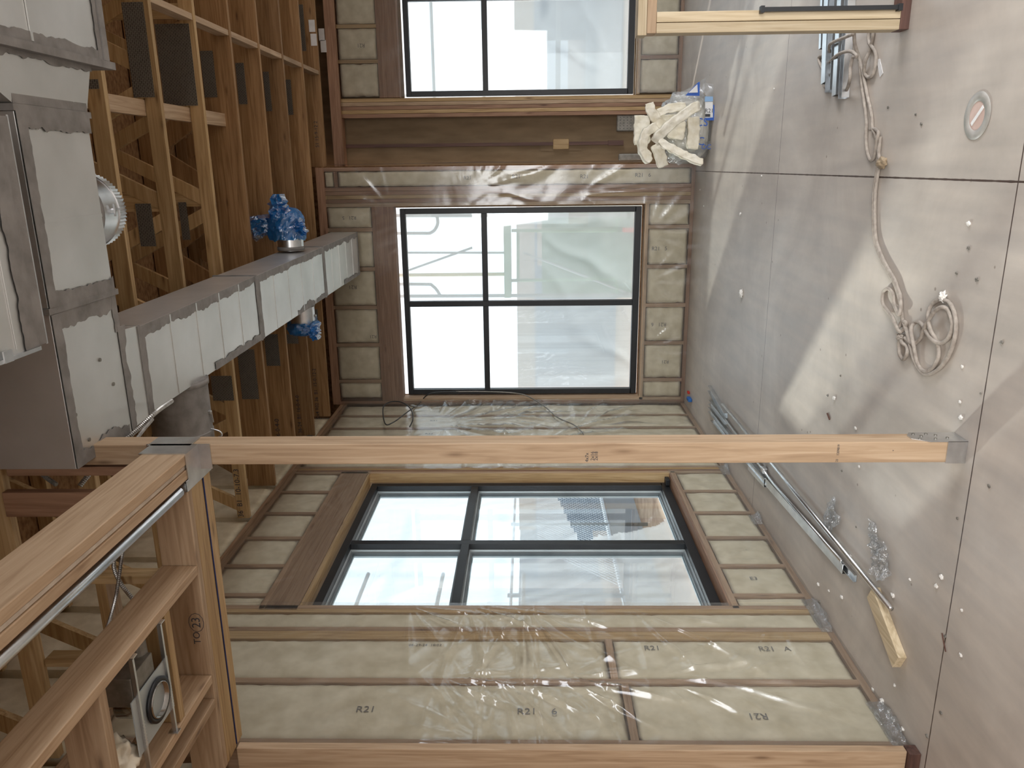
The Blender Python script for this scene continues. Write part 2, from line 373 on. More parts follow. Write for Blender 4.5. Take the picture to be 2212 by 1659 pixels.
for c in CR:
    part(wb, 'cripple_stud', (c-.019, 0, .038), (c+.019, .138, .452), MIDW[2])
    part(wb, 'cripple_stud', (c-.019, 0, 3.293), (c+.019, .138, 3.755), MIDW[2])
part(wb, 'stud', (0, 0, .038), (.036, .138, 3.755), RED[2]); part(wb, 'stud', (.038, 0, .038), (.068, .138, 3.062), FIR[2])
for k, m in enumerate((FIR, RED, PINE, RED, RED)):
    part(wb, 'stud', (2.118+.0395*k, 0, .038), (2.155+.0395*k, .138, 3.755), m[2])
part(wb, 'stud', (2.472, 0, .038), (2.51, .138, 3.755), RED[2])
part(wb, 'blocking', (2.316, .0, 3.62), (2.47, .138, 3.658), RED[0])
m = MB(); m.box((8.62, -14, 0), (8.7, -7.0, 4.53)); m.box((8.62, -1.4, 0), (8.7, 1.3, 4.53)); m.box((8.62, -7.0, 3.3), (8.7, -1.4, 4.53)); tagp(m.build('wall_right', OSB), 'far right wall with a wide opening, added out of view against sky light', None, kind=S)  # wall added out of view to keep stray sky light out
m = MB(); m.box((-.2, -14.1, 0), (.9, -14.0, 4.53)); m.box((6, -14.1, 0), (8.7, -14.0, 4.53)); m.box((.9, -14.1, 3.3), (6, -14.0, 4.53)); tagp(m.build('wall_near', OSB), 'unseen wall with an open bay, added behind the camera against sky light', None, kind=S)  # unseen rear wall, added to stop sky light leaking in
# batts in the back wall
names = ['in the narrow bay by the left corner', 'second bay from the left corner', 'third bay from the left corner', 'fourth bay from the left corner', 'fifth bay from the left corner', 'short bay beside the right stud stack']
edges = [.07]+CR+[2.118]
low = {4: [('R21   5', .45, .72, 1, .055)], 2: [('R21   6', .5, .66, -1, .055)], 1: [('R21', .5, .45, -1, .05)]}
hig = {3: [('R21', .55, .52, -1, .055)], 5: [('R21   5', .5, .5, -1, .05)], 2: [('R21', .2, .12, -1, .05)]}
for i in range(6):
    a = edges[i]+(.019 if i else .002); b = edges[i+1]-(.019 if i < 5 else .002)
    batt((a, 0, .045), (1, 0, 0), (0, 0, 1), (0, -1, 0), b-a, .40, 'low wall batt under the back wall window, '+names[i], 3+i, low.get(i, ()), 'batts under the back wall window')
    batt((a, 0, 3.30), (1, 0, 0), (0, 0, 1), (0, -1, 0), b-a, .45, 'high wall batt over the back wall window, '+names[i], 13+i, hig.get(i, ()), 'batts over the back wall window')
batt((2.317, 0, .045), (1, 0, 0), (0, 0, 1), (0, -1, 0), .153, 3.57, 'tall narrow batt marked R21 beside the dark bare panel corner', 31, [('R21', .55, 1-.508, 1, .055), ('R21', .5, 1-.70, 1, .055), ('R21   6', .55, 1-.865, 1, .055), ('R21', .5, .63, 1, .05)], 'tall batts running from floor to ceiling')
batt((2.317, 0, 3.665), (1, 0, 0), (0, 0, 1), (0, -1, 0), .153, .085, 'small batt piece over the block, above the tall narrow batt', 32, (), 'small fiberglass offcut pieces in the walls')

# return and recessed wall
mb = MB(); mb.box((2.44, .165, 0), (2.512, 1.0, 4.53)); tagp(mb.build('wall_return', RED[2]), 'short return wall edge between the two back windows', None, kind=S)
RX0, RX1 = 3.247, 5.28
mb = MB()
for a, b in (((2.44, 0), (RX0, 4.53)), ((RX1, 0), (8.6, 4.53)), ((RX0, 0), (RX1, WZ0)), ((RX0, 3.07), (RX1, 4.53))):
    mb.box((a[0], 1.142, a[1]), (b[0], 1.165, b[1]))
wr = tagp(mb.build('wall_recess', PLY), 'recessed dark sheathed wall beside the partly visible window', None, kind=S)
part(wr, 'bottom_plate', (2.512, 1, 0), (8, 1.12, .038), RED[0]); part(wr, 'top_plate', (2.512, 1, 3.76), (8, 1.12, 3.84), RED[0])
for k, m in enumerate((RED, PINE, RED, FIR, PINE)):
    part(wr, 'stud', (3.042+.041*k, .995, .038), (3.080+.041*k, 1.12, 3.76), m[2])
part(wr, 'header', (3.25, 1, 3.10), (5.3, 1.06, 3.325), RED[0]); part(wr, 'header', (3.25, 1.062, 3.10), (5.3, 1.12, 3.325), RED[0])
part(wr, 'sill_plate', (3.25, 1, .45), (5.3, 1.12, .488), FIR[0])
RC = [W(1420, 123, 1, 1.0).x, W(1420, 46, 1, 1.0).x]; RC.append(2*RC[1]-RC[0]); RC.append(3*RC[1]-2*RC[0])
e2 = [3.247]+RC
nm = ['nearest its stud stack', 'second from its stud stack', 'behind the short framed wall end']
for c in RC:
    part(wr, 'cripple_stud', (c-.019, 1, .038), (c+.019, 1.12, .45), RED[2]); part(wr, 'cripple_stud', (c-.019, 1, 3.325), (c+.019, 1.12, 3.76), PINE[2])
for i in range(3):
    a = e2[i]+.02; b = e2[i+1]-.02
    batt((a, 1, .045), (1, 0, 0), (0, 0, 1), (0, -1, 0), b-a, .40, 'low batt under the recessed window, '+nm[i], 43+i, (), 'batts under the recessed window')
    batt((a, 1, 3.33), (1, 0, 0), (0, 0, 1), (0, -1, 0), b-a, .42, 'high batt over the recessed window, '+nm[i].replace('behind the short framed wall end', 'farthest to the right'), 53+i, [('R21', .45, .4, -1, .055)] if i == 1 else (), 'batts over the recessed window')

# left wall
LY0, LY1 = -4.045, -1.99
mb = MB()
for a, b in (((-14, 0), (LY0, 4.53)), ((LY1, 0), (.14, 4.53)), ((LY0, 0), (LY1, .497)), ((LY0, 3.05), (LY1, 4.53))):
    mb.box((-.165, a[0], a[1]), (-.14, b[0], b[1]))
wl = tagp(mb.build('wall_left', OSB), 'long insulated stud wall with the near black window under clear film', None, kind=S)
part(wl, 'bottom_plate', (-.138, -5.24, 0), (0, 0, .038), MIDW[1]); part(wl, 'top_plate', (-.138, -8, 3.685), (0, 0, 3.72), MIDW[1]); part(wl, 'top_plate', (-.138, -8, 3.722), (0, 0, 3.76), MIDW[1])
part(wl, 'header', (-.066, LY0-.05, 3.06), (0, LY1+.05, 3.257), MIDW[1]); part(wl, 'header', (-.138, LY0-.05, 3.06), (-.07, LY1+.05, 3.257), MIDW[1])
part(wl, 'header_plate', (-.138, LY0-.05, 3.257), (0, LY1+.05, 3.293), MIDW[1]); part(wl, 'sill_plate', (-.138, LY0-.03, .455), (0, LY1+.03, .493), MIDW[1])
LC = [-2.37, -2.77, -3.175, -3.57, -3.93]
for c in LC:
    part(wl, 'cripple_stud', (-.138, c-.019, .038), (0, c+.019, .455), MIDW[2]); part(wl, 'cripple_stud', (-.138, c-.019, 3.293), (0, c+.019, 3.685), MIDW[2])
FS = [-.40, -.80, -1.20, -1.60]
for c in FS: part(wl, 'stud', (-.138, c-.019, .038), (0, c+.019, 3.685), MIDW[2])
for k, m in enumerate((FIR, RED, PINE, MIDW)): part(wl, 'stud', (-.138, LY1+.002+.039*k, .038), (0, LY1+.038+.039*k, 3.685), m[2])
for k, (a, b, m) in enumerate(((-4.083, -4.047, MIDW), (-4.121, -4.085, PINE), (-4.31, -4.272, MIDW), (-4.386, -4.312, PINE), (-4.764, -4.727, MIDW), (-5.20, -5.164, MIDW), (-5.24, -5.202, MIDW))):
    part(wl, 'stud', (-.138, a, .038), (0, b, 3.685), m[2])
part(wl, 'blocking', (-.138, -4.727, 1.235), (0, -4.386, 1.273), MIDW[1]); part(wl, 'blocking', (-.138, -5.164, 1.19), (0, -4.764, 1.228), MIDW[1])
U, UP, NL = (0, 1, 0), (0, 0, 1), (1, 0, 0)
le = [-4.045]+LC[::-1]+[-1.99]
ln = ['nearest the camera side', 'second from its near edge', 'third from its near edge', 'third from its far edge', 'second from its far edge', 'at its far edge']
for i in range(6):
    a = le[i]+(.02 if i else .002); b = le[i+1]-(.02 if i < 5 else .002)
    batt((0, a, .045), U, UP, NL, b-a, .40, 'low batt under the left wall window, '+ln[i], 63+i, [('E3', .5, .6, 1, .05)] if i == 1 else (), 'batts under the left wall window', res=.03)
    batt((0, a, 3.30), U, UP, NL, b-a, .38, 'high batt over the left wall window, '+ln[i], 73+i, (), 'batts over the left wall window')
fe = [-1.834]+FS[::-1]+[-.02]
fn = ['beside the window studs, left of the post', 'seen left of the post top', 'hidden mostly behind the post', 'second from the corner', 'in the corner beside the back window']
for i in range(5):
    a = fe[i]+.02; b = fe[i+1]-.02
    batt((0, a, .045), U, UP, NL, b-a, 3.63, 'tall left wall batt under film, '+fn[i], 83+i, [('R21', .5, .72, 1, .05)] if i in (2, 3) else (), 'tall batts running from floor to ceiling', res=.045)
batt((0, -4.27, .045), U, UP, NL, .147, 3.63, 'narrow tall batt strip just left of the near window', 91, (), 'tall batts running from floor to ceiling', res=.03)
batt((0, -4.725, 1.28), U, UP, NL, .338, 2.40, 'wide batt above the block, second bay left of the near window', 92, [('06-29-24  10:02', .8, .405, 1, .028)], 'wide batts at the near end of the left wall', res=.03)
batt((0, -4.725, .045), U, UP, NL, .338, 1.185, 'wide batt below the block, second bay left of the near window', 93, [('R21', .72, .83, 1, .055), ('R21   A', .72, .28, 1, .055)], 'wide batts at the near end of the left wall', res=.025)
batt((0, -5.162, 1.235), U, UP, NL, .397, 2.445, 'widest batt above the block, in the bay nearest the camera', 94, [('R21', .46, .93, 1, .055), ('R21', .46, .505, 1, .06), ('R21    6', .42, .17, 1, .06)], 'wide batts at the near end of the left wall', res=.03)
batt((0, -5.162, .045), U, UP, NL, .397, 1.14, 'widest batt below the block, in the bay nearest the camera', 95, [('R21', .38, .50, -1, .06)], 'wide batts at the near end of the left wall', res=.025)
# upper batts between the truss ends, and beyond the near stub
TY = [-.42-.6096*k for k in range(12)]
un = ['first from the back corner', 'second from the back corner', 'third from the back corner', 'fourth from the back corner', 'fifth from the back corner', 'sixth from the back corner', 'seventh from the back corner', 'eighth from the back corner', 'ninth from the back corner', 'tenth from the back corner', 'eleventh from the back corner']
for k in range(11):
    a, b = TY[k+1]+.03, TY[k]-.03
    batt((0, a, 3.765), U, UP, NL, b-a, .74, 'attic batt on the left wall between truss ends, '+un[k], 103+k, [('R21', .5, .35, -1, .05)] if k in (5, 7) else (), 'batts between the truss ends', res=.06)
for k in range(3):
    a = -5.70-.406*k
    part(wl, 'stud', (-.138, a-.02-.018, 3.02), (0, a-.02+.018, 3.685), PINE[2])
    batt((0, a, 3.03), U, UP, NL, .366 if k else .40, .64, 'left wall batt high beyond the soffit opening, bay %s' % ('beside the jamb', 'second from the jamb', 'third from the jamb')[k], 123+k, (), 'batts beyond the soffit opening', res=.06)

# ------------------------------------------------------------------ windows
def window(name, org, u, n, w, z0, z1, mull, tr, label, fwid=.055, deep=.07, sashes=True, thick=None):
    """frame standing in plane; u along, n into the room"""
    org, u, n = V(org), V(u), V(n); up_ = V((0, 0, 1))
    def bx(mb, a0, a1, b0, b1, d0, d1):
        P = [org+u*a+up_*b+n*d for d in (d0, d1) for b in (b0, b1) for a in (a0, a1)]
        mb.add(P, [(0, 2, 3, 1), (4, 5, 7, 6), (0, 1, 5, 4), (2, 6, 7, 3), (0, 4, 6, 2), (1, 3, 7, 5)])
    root = empty(name, org, label, None, kind=S)
    m = MB()
    bx(m, 0, w, z0, z0+fwid+.012, -deep, 0); bx(m, 0, w, z1-fwid, z1, -deep, 0); bx(m, 0, fwid, z0+fwid, z1-fwid, -deep, 0); bx(m, w-fwid, w, z0+fwid, z1-fwid, -deep, 0)
    m.build('window_frame', BLACK, root, bevel=.002)
    hw = .029
    m = MB(); bx(m, mull-hw, mull+hw, z0+fwid+.012, z1-fwid, -deep+.005, -.004); m.build('mullion', BLACK, root, bevel=.002)
    m = MB(); bx(m, fwid, mull-hw-.001, tr-hw, tr+hw, -deep+.006, -.003); bx(m, mull+hw+.001, w-fwid, tr-hw, tr+hw, -deep+.006, -.003); m.build('transom_bar', BLACK, root, bevel=.002)
    for (a0, a1) in ((fwid, mull-hw), (mull+hw, w-fwid)):
        for (b0, b1) in ((z0+fwid+.012, tr-hw), (tr+hw, z1-fwid)):
            if sashes:
                g = MB(); t = .012; s = MB()
                for (mm, t0, t1, d0, d1) in ((g, 0, .02, -deep-.03, -deep+.004), (s, .0, .008, -deep+.004, -deep+.022), (s, .02, .026, -deep-.03, -deep-.016)):
                    bx(mm, a0+t0, a1-t0, b0+t0, b0+t1, d0, d1); bx(mm, a0+t0, a1-t0, b1-t1, b1-t0, d0, d1); bx(mm, a0+t0, a0+t1, b0+t1, b1-t1, d0, d1); bx(mm, a1-t1, a1-t0, b0+t1, b1-t1, d0, d1)
                g.build('sash_frame', GREYFR, root); s.build('glazing_bead', SILV, root)
            p = MB(); bx(p, a0+.004, a1-.004, b0+.004, b1-.004, -deep-.012, -deep-.008); p.build('pane', GLASS, root)
    return root
window('window_1', (-.082, -4.03, 0), (0, 1, 0), (1, 0, 0), 2.015, .515, 3.022, .955, 2.142, 'large black window in the left wall, seen at an angle, divided in four')
window('window_2', (.082, .10, 0), (1, 0, 0), (0, -1, 0), 2.008, .512, 3.018, 1.007, 2.144, 'black four-pane window in the back wall, scaffold and green beyond', sashes=False)
window('window_3', (3.262, 1.05, 0), (1, 0, 0), (0, -1, 0), 2.0, .515, 3.035, 1.0, 2.15, 'black window in the recessed wall, cut off by the picture edge', sashes=False)
# far jamb liner of the left window
part(wl, 'jamb_board', (-.082, LY1-.012, .50), (.0, LY1, 3.045), PINE[2]); part(wl, 'jamb_board', (-.138, LY0, .493), (.0, LY1-.012, .508), RED[1]); part(wl, 'jamb_board', (-.138, LY0, 3.042), (.0, LY1-.012, 3.057), PINE[1])
tagp(board('window_block', (-.075, -2.10, .515), (-.02, -2.03, .55), BLACK, None, .004), 'small black plastic block at the lower far corner of the left window', 'block')

# ------------------------------------------------------------------ trusses
ordn = ['nearest the back wall', 'second from the back wall', 'third from the back wall', 'fourth from the back wall', 'fifth from the back wall', 'sixth from the back wall', 'seventh from the back wall', 'eighth from the back wall', 'over the post line', 'over the soffit joists', 'high above the soffit', 'closest to the camera']
ZB = 3.772
def truss(k, y, x0, x1, deep, lab):
    m_ = SHADED if deep else PINE
    t = empty('ceiling_truss', (x0, y, ZB), lab, 'truss', 'wooden ceiling trusses running across the room')
    h = .225 if deep else .089
    m = m_
    board('bottom_chord', (x0, y, ZB), (x1, y+.038, ZB+h), m[0], t)
    board('top_chord', (x0, y, 4.43), (x1, y+.038, 4.52), m[0], t)
    x = x0+.10; i = 0; step = .62
    while x+step < x1 and x < 5.2:
        d = ((x, ZB+h-.02), (x+step*.5, 4.45)) if i % 2 == 0 else ((x, 4.45), (x+step*.5, ZB+h-.02))
        mb = MB(); mb.bar((d[0][0], y+.019, d[0][1]), (d[1][0], y+.019, d[1][1]), .085 if not deep else .14, .036 if i % 2 else .030); mb.build('web', m[0], t)
        if i % 3 == 2:
            board('web', (x+.36, y+.007, ZB+h), (x+.45, y+.031, 4.43), m[2], t)
        x += step*.5+.02 if i % 2 == 0 else step*.5+.10; i += 1
    return t
TR = []
for k in range(12):
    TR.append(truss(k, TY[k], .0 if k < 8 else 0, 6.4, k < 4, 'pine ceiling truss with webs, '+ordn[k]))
TR.append(truss(12, .19, 2.52, 6.4, True, 'shade-darkened pine truss over the recess in front of the second window'))

def plate(t, y, x0, x1, z0, z1):
    """toothed steel plate pressed on the truss face"""
    mb = MB(); mb.box((x0, y-.0035, z0), (x1, y-.0005, z1))
    mb.build("nail_plate", PUNCH, t)
def plate_px(k, xa, ya, xb, yb):
    y = TY[k] if k < 12 else .19
    a = W(xa, ya, 1, y); b = W(xb, yb, 1, y)
    plate(TR[k], y, min(a.x, b.x), max(a.x, b.x), min(a.z, b.z), max(a.z, b.z))
plate_px(6, 168, 172, 215, 192); plate_px(5, 262, 5, 335, 210); plate_px(4, 334, 52, 428, 228)
plate_px(3, 432, 110, 470, 210); plate_px(2, 508, 136, 535, 225); plate_px(1, 568, 155, 588, 240); plate_px(0, 617, 172, 634, 248); plate_px(12, 645, 10, 662, 110)
plate_px(5, 292, 440, 338, 532); plate_px(4, 385, 437, 412, 518)
plate_px(4, 455, 812, 506, 865); plate_px(3, 512, 755, 560, 862); plate_px(2, 570, 722, 606, 790)
plate_px(1, 618, 722, 645, 742); plate_px(0, 672, 668, 690, 720)
plate_px(0, 682, 903, 712, 908); plate_px(1, 664, 940, 676, 945)
# grade stamps on the chords
def stamp(k, s, x, y, sz):
    p = W(x, y, 1, TY[k] if k < 12 else .19)
    text('printed_mark', s, sz, (p.x, p.y-.004, p.z), (1, 0, 0), (0, 0, 1), INK, [c for c in TR[k].children if c.name.startswith('bottom_chord')][0])
stamp(0, '2x4 R02 36  B1  15-0-12-2', 683, 850, .05); stamp(1, '36-24  B1 16-0-4-0', 646, 895, .05); stamp(2, 'B1 16-0-4-0', 601, 935, .055); stamp(12, 'S1 15-9-12 2', 684, 290, .05)
stamp(4, '36  B1  10-10-7.3', 516, 1065, .055); stamp(5, '10-7 3', 346, 1185, .05)
# papers stapled to the recess truss
pg = 'white delivery papers stapled on the trusses'
for i, (x, y, k, lab) in enumerate(((674, 56, 12, 'upper left paper tag of the four on the dark beams'), (678, 86, 12, 'lower left paper tag of the four on the dark beams'))):
    p = W(x, y, 1, .19); mb = MB(); mb.box((p.x-.055, .184, p.z-.03), (p.x+.055, .187, p.z+.03)); tagp(mb.build('paper_tag', WHITE), lab, 'paper', pg)
part(wr, 'rim_beam', (2.52, .78, 3.72), (6.4, .82, 3.83), RED[0])
for i, (x, y, lab) in enumerate(((695, 75, 'right hand upper paper tag on the dark rim beam'), (699, 100, 'right hand lower paper tag on the dark rim beam'))):
    p = W(x, y, 1, .78); mb = MB(); mb.box((p.x-.06, .774, p.z-.03), (p.x+.06, .777, p.z+.03)); tagp(mb.build('paper_tag', WHITE), lab, 'paper', pg)
# bracing along the trusses
tagp(board('brace_board', (2.805, -4.66, ZB+.091), (2.894, -2.2, ZB+.129), FIR[1]), 'pale brace board lying across several truss chords below the nail plates', 'board')
bl = ['between the two nearest visible trusses', 'between the next pair of trusses', 'between the third pair of trusses', 'farthest, smallest of the row']
for i, k in enumerate((5, 4, 3, 2, 1, 0)):
    y0, y1 = TY[k]+.039, TY[k-1]-.001 if k else .189
    lab = ['pale block at the top edge between the two trusses nearest the big duct', 'second pale block out from the big duct end of the row', 'third pale block out from the big duct end of the row', 'fourth pale block out, between darker deep trusses', 'fifth pale block out, just before the last gap', 'last pale block of the row, nearest the recess'][i]
    tagp(board('truss_blocking', (3.41, y0, ZB+.005), (3.448, y1, ZB+.094), FIR[1]), lab, 'block', 'blocks in a row between the trusses')

# ------------------------------------------------------------------ post, header, soffit framing
yp = W(1100, 940, 0, 1.47).y
post = empty('timber_post', (1.43, -5.22, 0), 'fir post standing free on the concrete in the middle, steel shoe below', 'post')
shaft = board('post_shaft', (1.385, -5.28, .012), (1.47, yp, 3.77), FIR[2], post, .004)
mb = MB(); mb.box((1.383, -5.284, .0), (1.474, yp+.003, .012)); mb.box((1.383, -5.285, .0), (1.472, -5.2805, .075)); mb.prism([(1.4705, -5.285, 0), (1.4705, yp+.003, 0), (1.4705, yp+.003, .18), (1.4705, yp-.03, .20), (1.4705, -5.25, .20), (1.4705, -5.285, .14)][::1], (.003, 0, 0))
shoe = mb.build('post_shoe', ZINC, post)
mb = MB()
for i, (dy, dz) in enumerate(((.02, .17), (.05, .15), (.02, .11), (.06, .09), (.03, .06), (.075, .17), (.075, .12))):
    mb.tube([(1.4735, -5.275+dy, dz), (1.4765, -5.275+dy, dz)], .006, 8)
mb.build('nail_head', PLATE, shoe)
for s, x, y, sz in (('4x7x', 1268, 988, .019), ('2x16', 1280, 985, .019), ('2x18', 1288, 985, .019), ('1209819', 1811, 972, .013), ('21', 1808, 994, .013), ('v', 1929, 973, .012)):
    p = W(x, y, 1, -5.2803); text('written_mark', s, sz, p-V((0, .0006, 0)), (1, 0, 0), (0, 0, 1), INK, shaft)

beam = empty('soffit_beam', (1.42, -5.37, 2.98), 'doubled fir beam running from the post top towards the camera', 'beam')
board('beam_ply', (1.431, -7.6, 2.98), (1.47, -5.372, 3.15), FIR[1], beam, .003); board('beam_ply', (1.373, -7.6, 2.98), (1.411, -5.372, 3.15), FIR[1], beam, .003)
board('plywood_filler', (1.413, -7.6, 2.986), (1.427, -5.372, 3.15), noisy('pale_filler', (.50, .42, .34), (.68, .60, .50), 20, .8), beam, .001)
mb = MB(); mb.box((1.470, -5.39, 2.978), (1.474, -5.285, 3.16)); mb.box((1.369, -5.40, 2.975), (1.475, -5.285, 2.979)); mb.box((1.368, -5.39, 2.978), (1.372, -5.285, 3.16)); mb.prism([(1.371, -5.286, 2.93), (1.474, -5.286, 2.93), (1.474, -5.286, 3.18), (1.371, -5.286, 3.18)], (0, .004, 0)); mb.box((1.471, -5.30, 3.0), (1.474, -5.20, 3.17))
mb.build('steel_hanger', ZINC, beam)

hd = empty('door_header', (.7, -5.35, 2.98), 'built-up fir header between the left wall and the post', 'header')
board('header_board', (.05, -5.415, 2.98), (1.366, -5.377, 3.12), FIR[0], hd, .003); board('header_plate', (.05, -5.375, 2.981), (1.366, -5.275, 3.019), PINE[0], hd, .003)
board('header_board', (.05, -5.262, 2.982), (1.366, -5.20, 3.12), PINE[0], hd, .003)
mb = MB(); mb.tube([(.06, -5.268, 2.981), (1.36, -5.268, 2.981)], .003, 6); mb.build('blue_line', NAVY, hd)
mb = MB(); mb.box((1.33, -5.42, 2.976), (1.37, -5.19, 2.980)); mb.box((1.33, -5.42, 2.978), (1.37, -5.418, 3.04)); mb.box((1.366, -5.42, 2.978), (1.372, -5.2, 3.0)); mb.build('steel_hanger', ZINC, hd)
for s, x, y, sz in (('23', 424, 1345, .05), ('TO', 426, 1378, .04)):
    p = W(x, y, 1, -5.4155); text('written_mark', s, sz, p, (1, 0, 0), (0, 0, 1), INK, hd)
p = W(424, 1345, 1, -5.4155); mb = MB(); mb.tube([p+V((math.cos(t/12*2*math.pi)*.042, -.0003, math.sin(t/12*2*math.pi)*.03)) for t in range(13)], .0012, 4); mb.build('written_mark', INK, hd)

jb = empty('door_jamb_stud', (0, -5.26, 0), 'pale fir jamb stud on the left wall at the lower picture edge', 'stud')
board('stud_board', (-.14, -5.282, .052), (.047, -5.243, 2.98), FIR[2], jb, .003); board('sole_plate', (-.14, -5.30, 0), (.05, -5.243, .05), TREAT[0], jb, .002)

jg = 'soffit joists running towards the camera'
def lone(name, a, b, m, lab, cat, g): return tagp(board(name, a, b, m, None, .003), lab, cat, g)
lone('soffit_joist', (.98, -7.6, 2.98), (1.018, -5.417, 3.12), FIR[1], 'long soffit joist nearest the doubled beam, meeting the header', 'joist', jg)
lone('soffit_joist', (.484, -7.6, 2.98), (.522, -5.417, 3.12), FIR[1], 'soffit joist beside the round light, on its wall side', 'joist', jg)
lone('soffit_joist', (.372, -7.6, 2.98), (.410, -5.417, 3.12), FIR[1], 'soffit joist closest to the left wall, just beyond its twin', 'joist', jg)
lone('soffit_block', (.523, -6.14, 2.985), (.979, -6.10, 3.12), FIR[0], 'wide cross block nearer the camera, this side of the round light', 'block', 'cross blocks between the soffit joists')
lone('soffit_block', (.523, -5.70, 2.985), (.979, -5.66, 3.07), PINE[0], 'narrow cross block on the header side of the round light', 'block', 'cross blocks between the soffit joists')

# stub studs above the header
sg = 'short studs rising from the header to the trusses'
lone('stub_stud', (1.18, -5.32, 3.13), (1.285, -5.28, 3.77), RED[2], 'dark stub stud standing on the header left of the post top', 'stud', sg)
lone('stub_stud', (1.335, -5.27, 3.19), (1.373, -5.20, 3.77), RED[2], 'dark stub stud tight against the post top', 'stud', sg)
lone('stub_stud', (.85, -5.27, 3.13), (.888, -5.20, 3.77), PINE[2], 'pale stub stud over the middle of the header', 'stud', sg)
lone('stub_stud', (.45, -5.27, 3.13), (.488, -5.20, 3.77), PINE[2], 'pale stub stud over the wall end of the header', 'stud', sg)
lone('stub_rail', (.49, -5.25, 3.42), (.845, -5.22, 3.46), FIR[0], 'short rail between two stub studs above the header', 'rail', None)

# recessed light
cl = empty('recessed_light', (.725, -5.83, 2.985), 'round recessed light housing hung between soffit joists', 'light fixture')
mb = MB(); c = V((.725, -5.83, 2.975)); N = 40
def ring(mb, c, r0, r1, z0, z1, n=40):
    vs = []
    for r, z in ((r0, z0), (r1, z0), (r1, z1), (r0, z1)):
        vs += [c+V((r*math.cos(2*math.pi*i/n), r*math.sin(2*math.pi*i/n), z)) for i in range(n)]
    mb.add(vs, [(k*n+i, k*n+(i+1) % n, ((k+1) % 4)*n+(i+1) % n, ((k+1) % 4)*n+i) for k in range(4) for i in range(n)])
ring(mb, c, .060, .079, 0, .008); mb.build('trim_ring', BLACK, cl, True)
mb = MB(); ring(mb, c, .0585, .062, -.004, .13); mb.tube([c+V((0, 0, .13)), c+V((0, 0, .134))], .0615, 40); mb.build('reflector_can', CANM, cl, True)
mb = MB(); mb.box(c+V((-.11, -.15, .012)), c+V((.10, .11, .016))); mb.build('mounting_plate', WHITE if 0 else SILV, cl)
mb = MB(); mb.box(c+V((.06, -.12, .02)), c+V((.17, .03, .13))); mb.tube([c+V((.10, .02, .06)), c+V((.25, .03, .07))], .03, 16); mb.build('junction_box', PLATE, cl, bevel=.003)
mb = MB(); mb.box(c+V((.02, .028, .09)), c+V((.05, .034, .12))); mb.build('red_connector', REDT, cl)
for dy in (-.115, .085):
    mb = MB(); mb.bar(c+V((-.20, dy, .01)), c+V((.255, dy, .01)), .014, .010); mb.box(c+V((-.204, dy-.014, -.005)), c+V((-.20, dy+.014, .03))); mb.box(c+V((.252, dy-.014, -.005)), c+V((.256, dy+.014, .03)))
    for i in range(9): mb.box(c+V((-.10+.012*i, dy-.007, .0025)), c+V((-.095+.012*i, dy+.007, .0045)))
    mb.build('hanger_bar', ZINC, cl)
vs = []; 
# loose wool beside the light
def blob(name, c, rx, ry, rz, m, amt, sc_, seed, lab, cat, g=None, par=None):
    bm = bmesh.new(); bmesh.ops.create_icosphere(bm, subdivisions=4, radius=1)
    for v in bm.verts:
        d = 1+amt*noise.noise(v.co*sc_+V((seed, 0, 0)))+amt*.5*noise.noise(v.co*sc_*2.6+V((0, seed, 0)))
        v.co = V((v.co.x*rx*d, v.co.y*ry*d, v.co.z*rz*d))+V(c)
    me = bpy.data.meshes.new(name); bm.to_mesh(me); bm.free(); me.materials.append(m)
    for p in me.polygons: p.use_smooth = True
    o = bpy.data.objects.new(name, me); COL.objects.link(o)
    if par: o.parent = par; o.location = -par.location
    return tagp(o, lab, cat, g)
blob('loose_wool', (.62, -6.0, 3.05), .075, .06, .05, FLUFF, .5, 2.2, 3, 'white loose wool tuft stuffed beside the round light', 'insulation')

# conduits round the soffit
def pipe(name, pts, r, m, lab, cat, n=12, smooth=True, g=None):
    mb = MB(); mb.tube(pts, r, n); o = mb.build(name, m, smooth=True); return tagp(o, lab, cat, g)
pipe('steel_conduit', [(1.338, -5.44, 3.0), (1.338, -7.4, 3.0)], .020, ZINC, 'straight shiny conduit running along the underside of the doubled beam', 'conduit')
def flex(name, P, r, lab, g='ribbed flexible conduits overhead', m=None):
    pts = smoothpts(P, 22); L = [0]
    # resample evenly so every ridge is the same length
    for i in range(1, len(pts)): L.append(L[-1]+(pts[i]-pts[i-1]).length)
    n = int(L[-1]/.004); out = []; j = 0
    for i in range(n+1):
        s = L[-1]*i/n
        while j < len(L)-2 and L[j+1] < s: j += 1
        out.append(pts[j].lerp(pts[j+1], min(1, (s-L[j])/max(1e-6, L[j+1]-L[j]))))
    mb = MB(); mb.tube(out, r, 8, rf=lambda i: r*(1.0 if i % 2 else .80)); return tagp(mb.build(name, m or FLEX), lab, 'conduit', g)
flex('flexible_conduit', [W(371, 866, 2, 3.33), W(340, 888, 2, 3.30), W(300, 925, 1, -5.0), W(245, 972, 1, -5.1), W(205, 1010, 1, -5.15), W(172, 1050, 1, -5.2)], .011, 'thick ribbed conduit sweeping down past the box duct end')
flex('flexible_conduit', [W(330, 905, 2, 3.3), W(305, 935, 1, -5.05), W(285, 965, 1, -5.12), W(272, 1000, 1, -5.2)], .008, 'thinner ribbed conduit branching behind the sweeping one')
flex('flexible_conduit', [W(68, 1005, 1, -5.2), W(95, 1028, 1, -5.22), W(122, 1047, 1, -5.25)], .010, 'dark short ribbed conduit under the box duct corner', m=PLATE)
flex('flexible_conduit', [W(338, 1085, 1, -5.2), W(347, 1140, 1, -5.2), W(352, 1190, 1, -5.2), W(400, 1215, 1, -5.205)], .008, 'ribbed conduit hanging beside the header end')
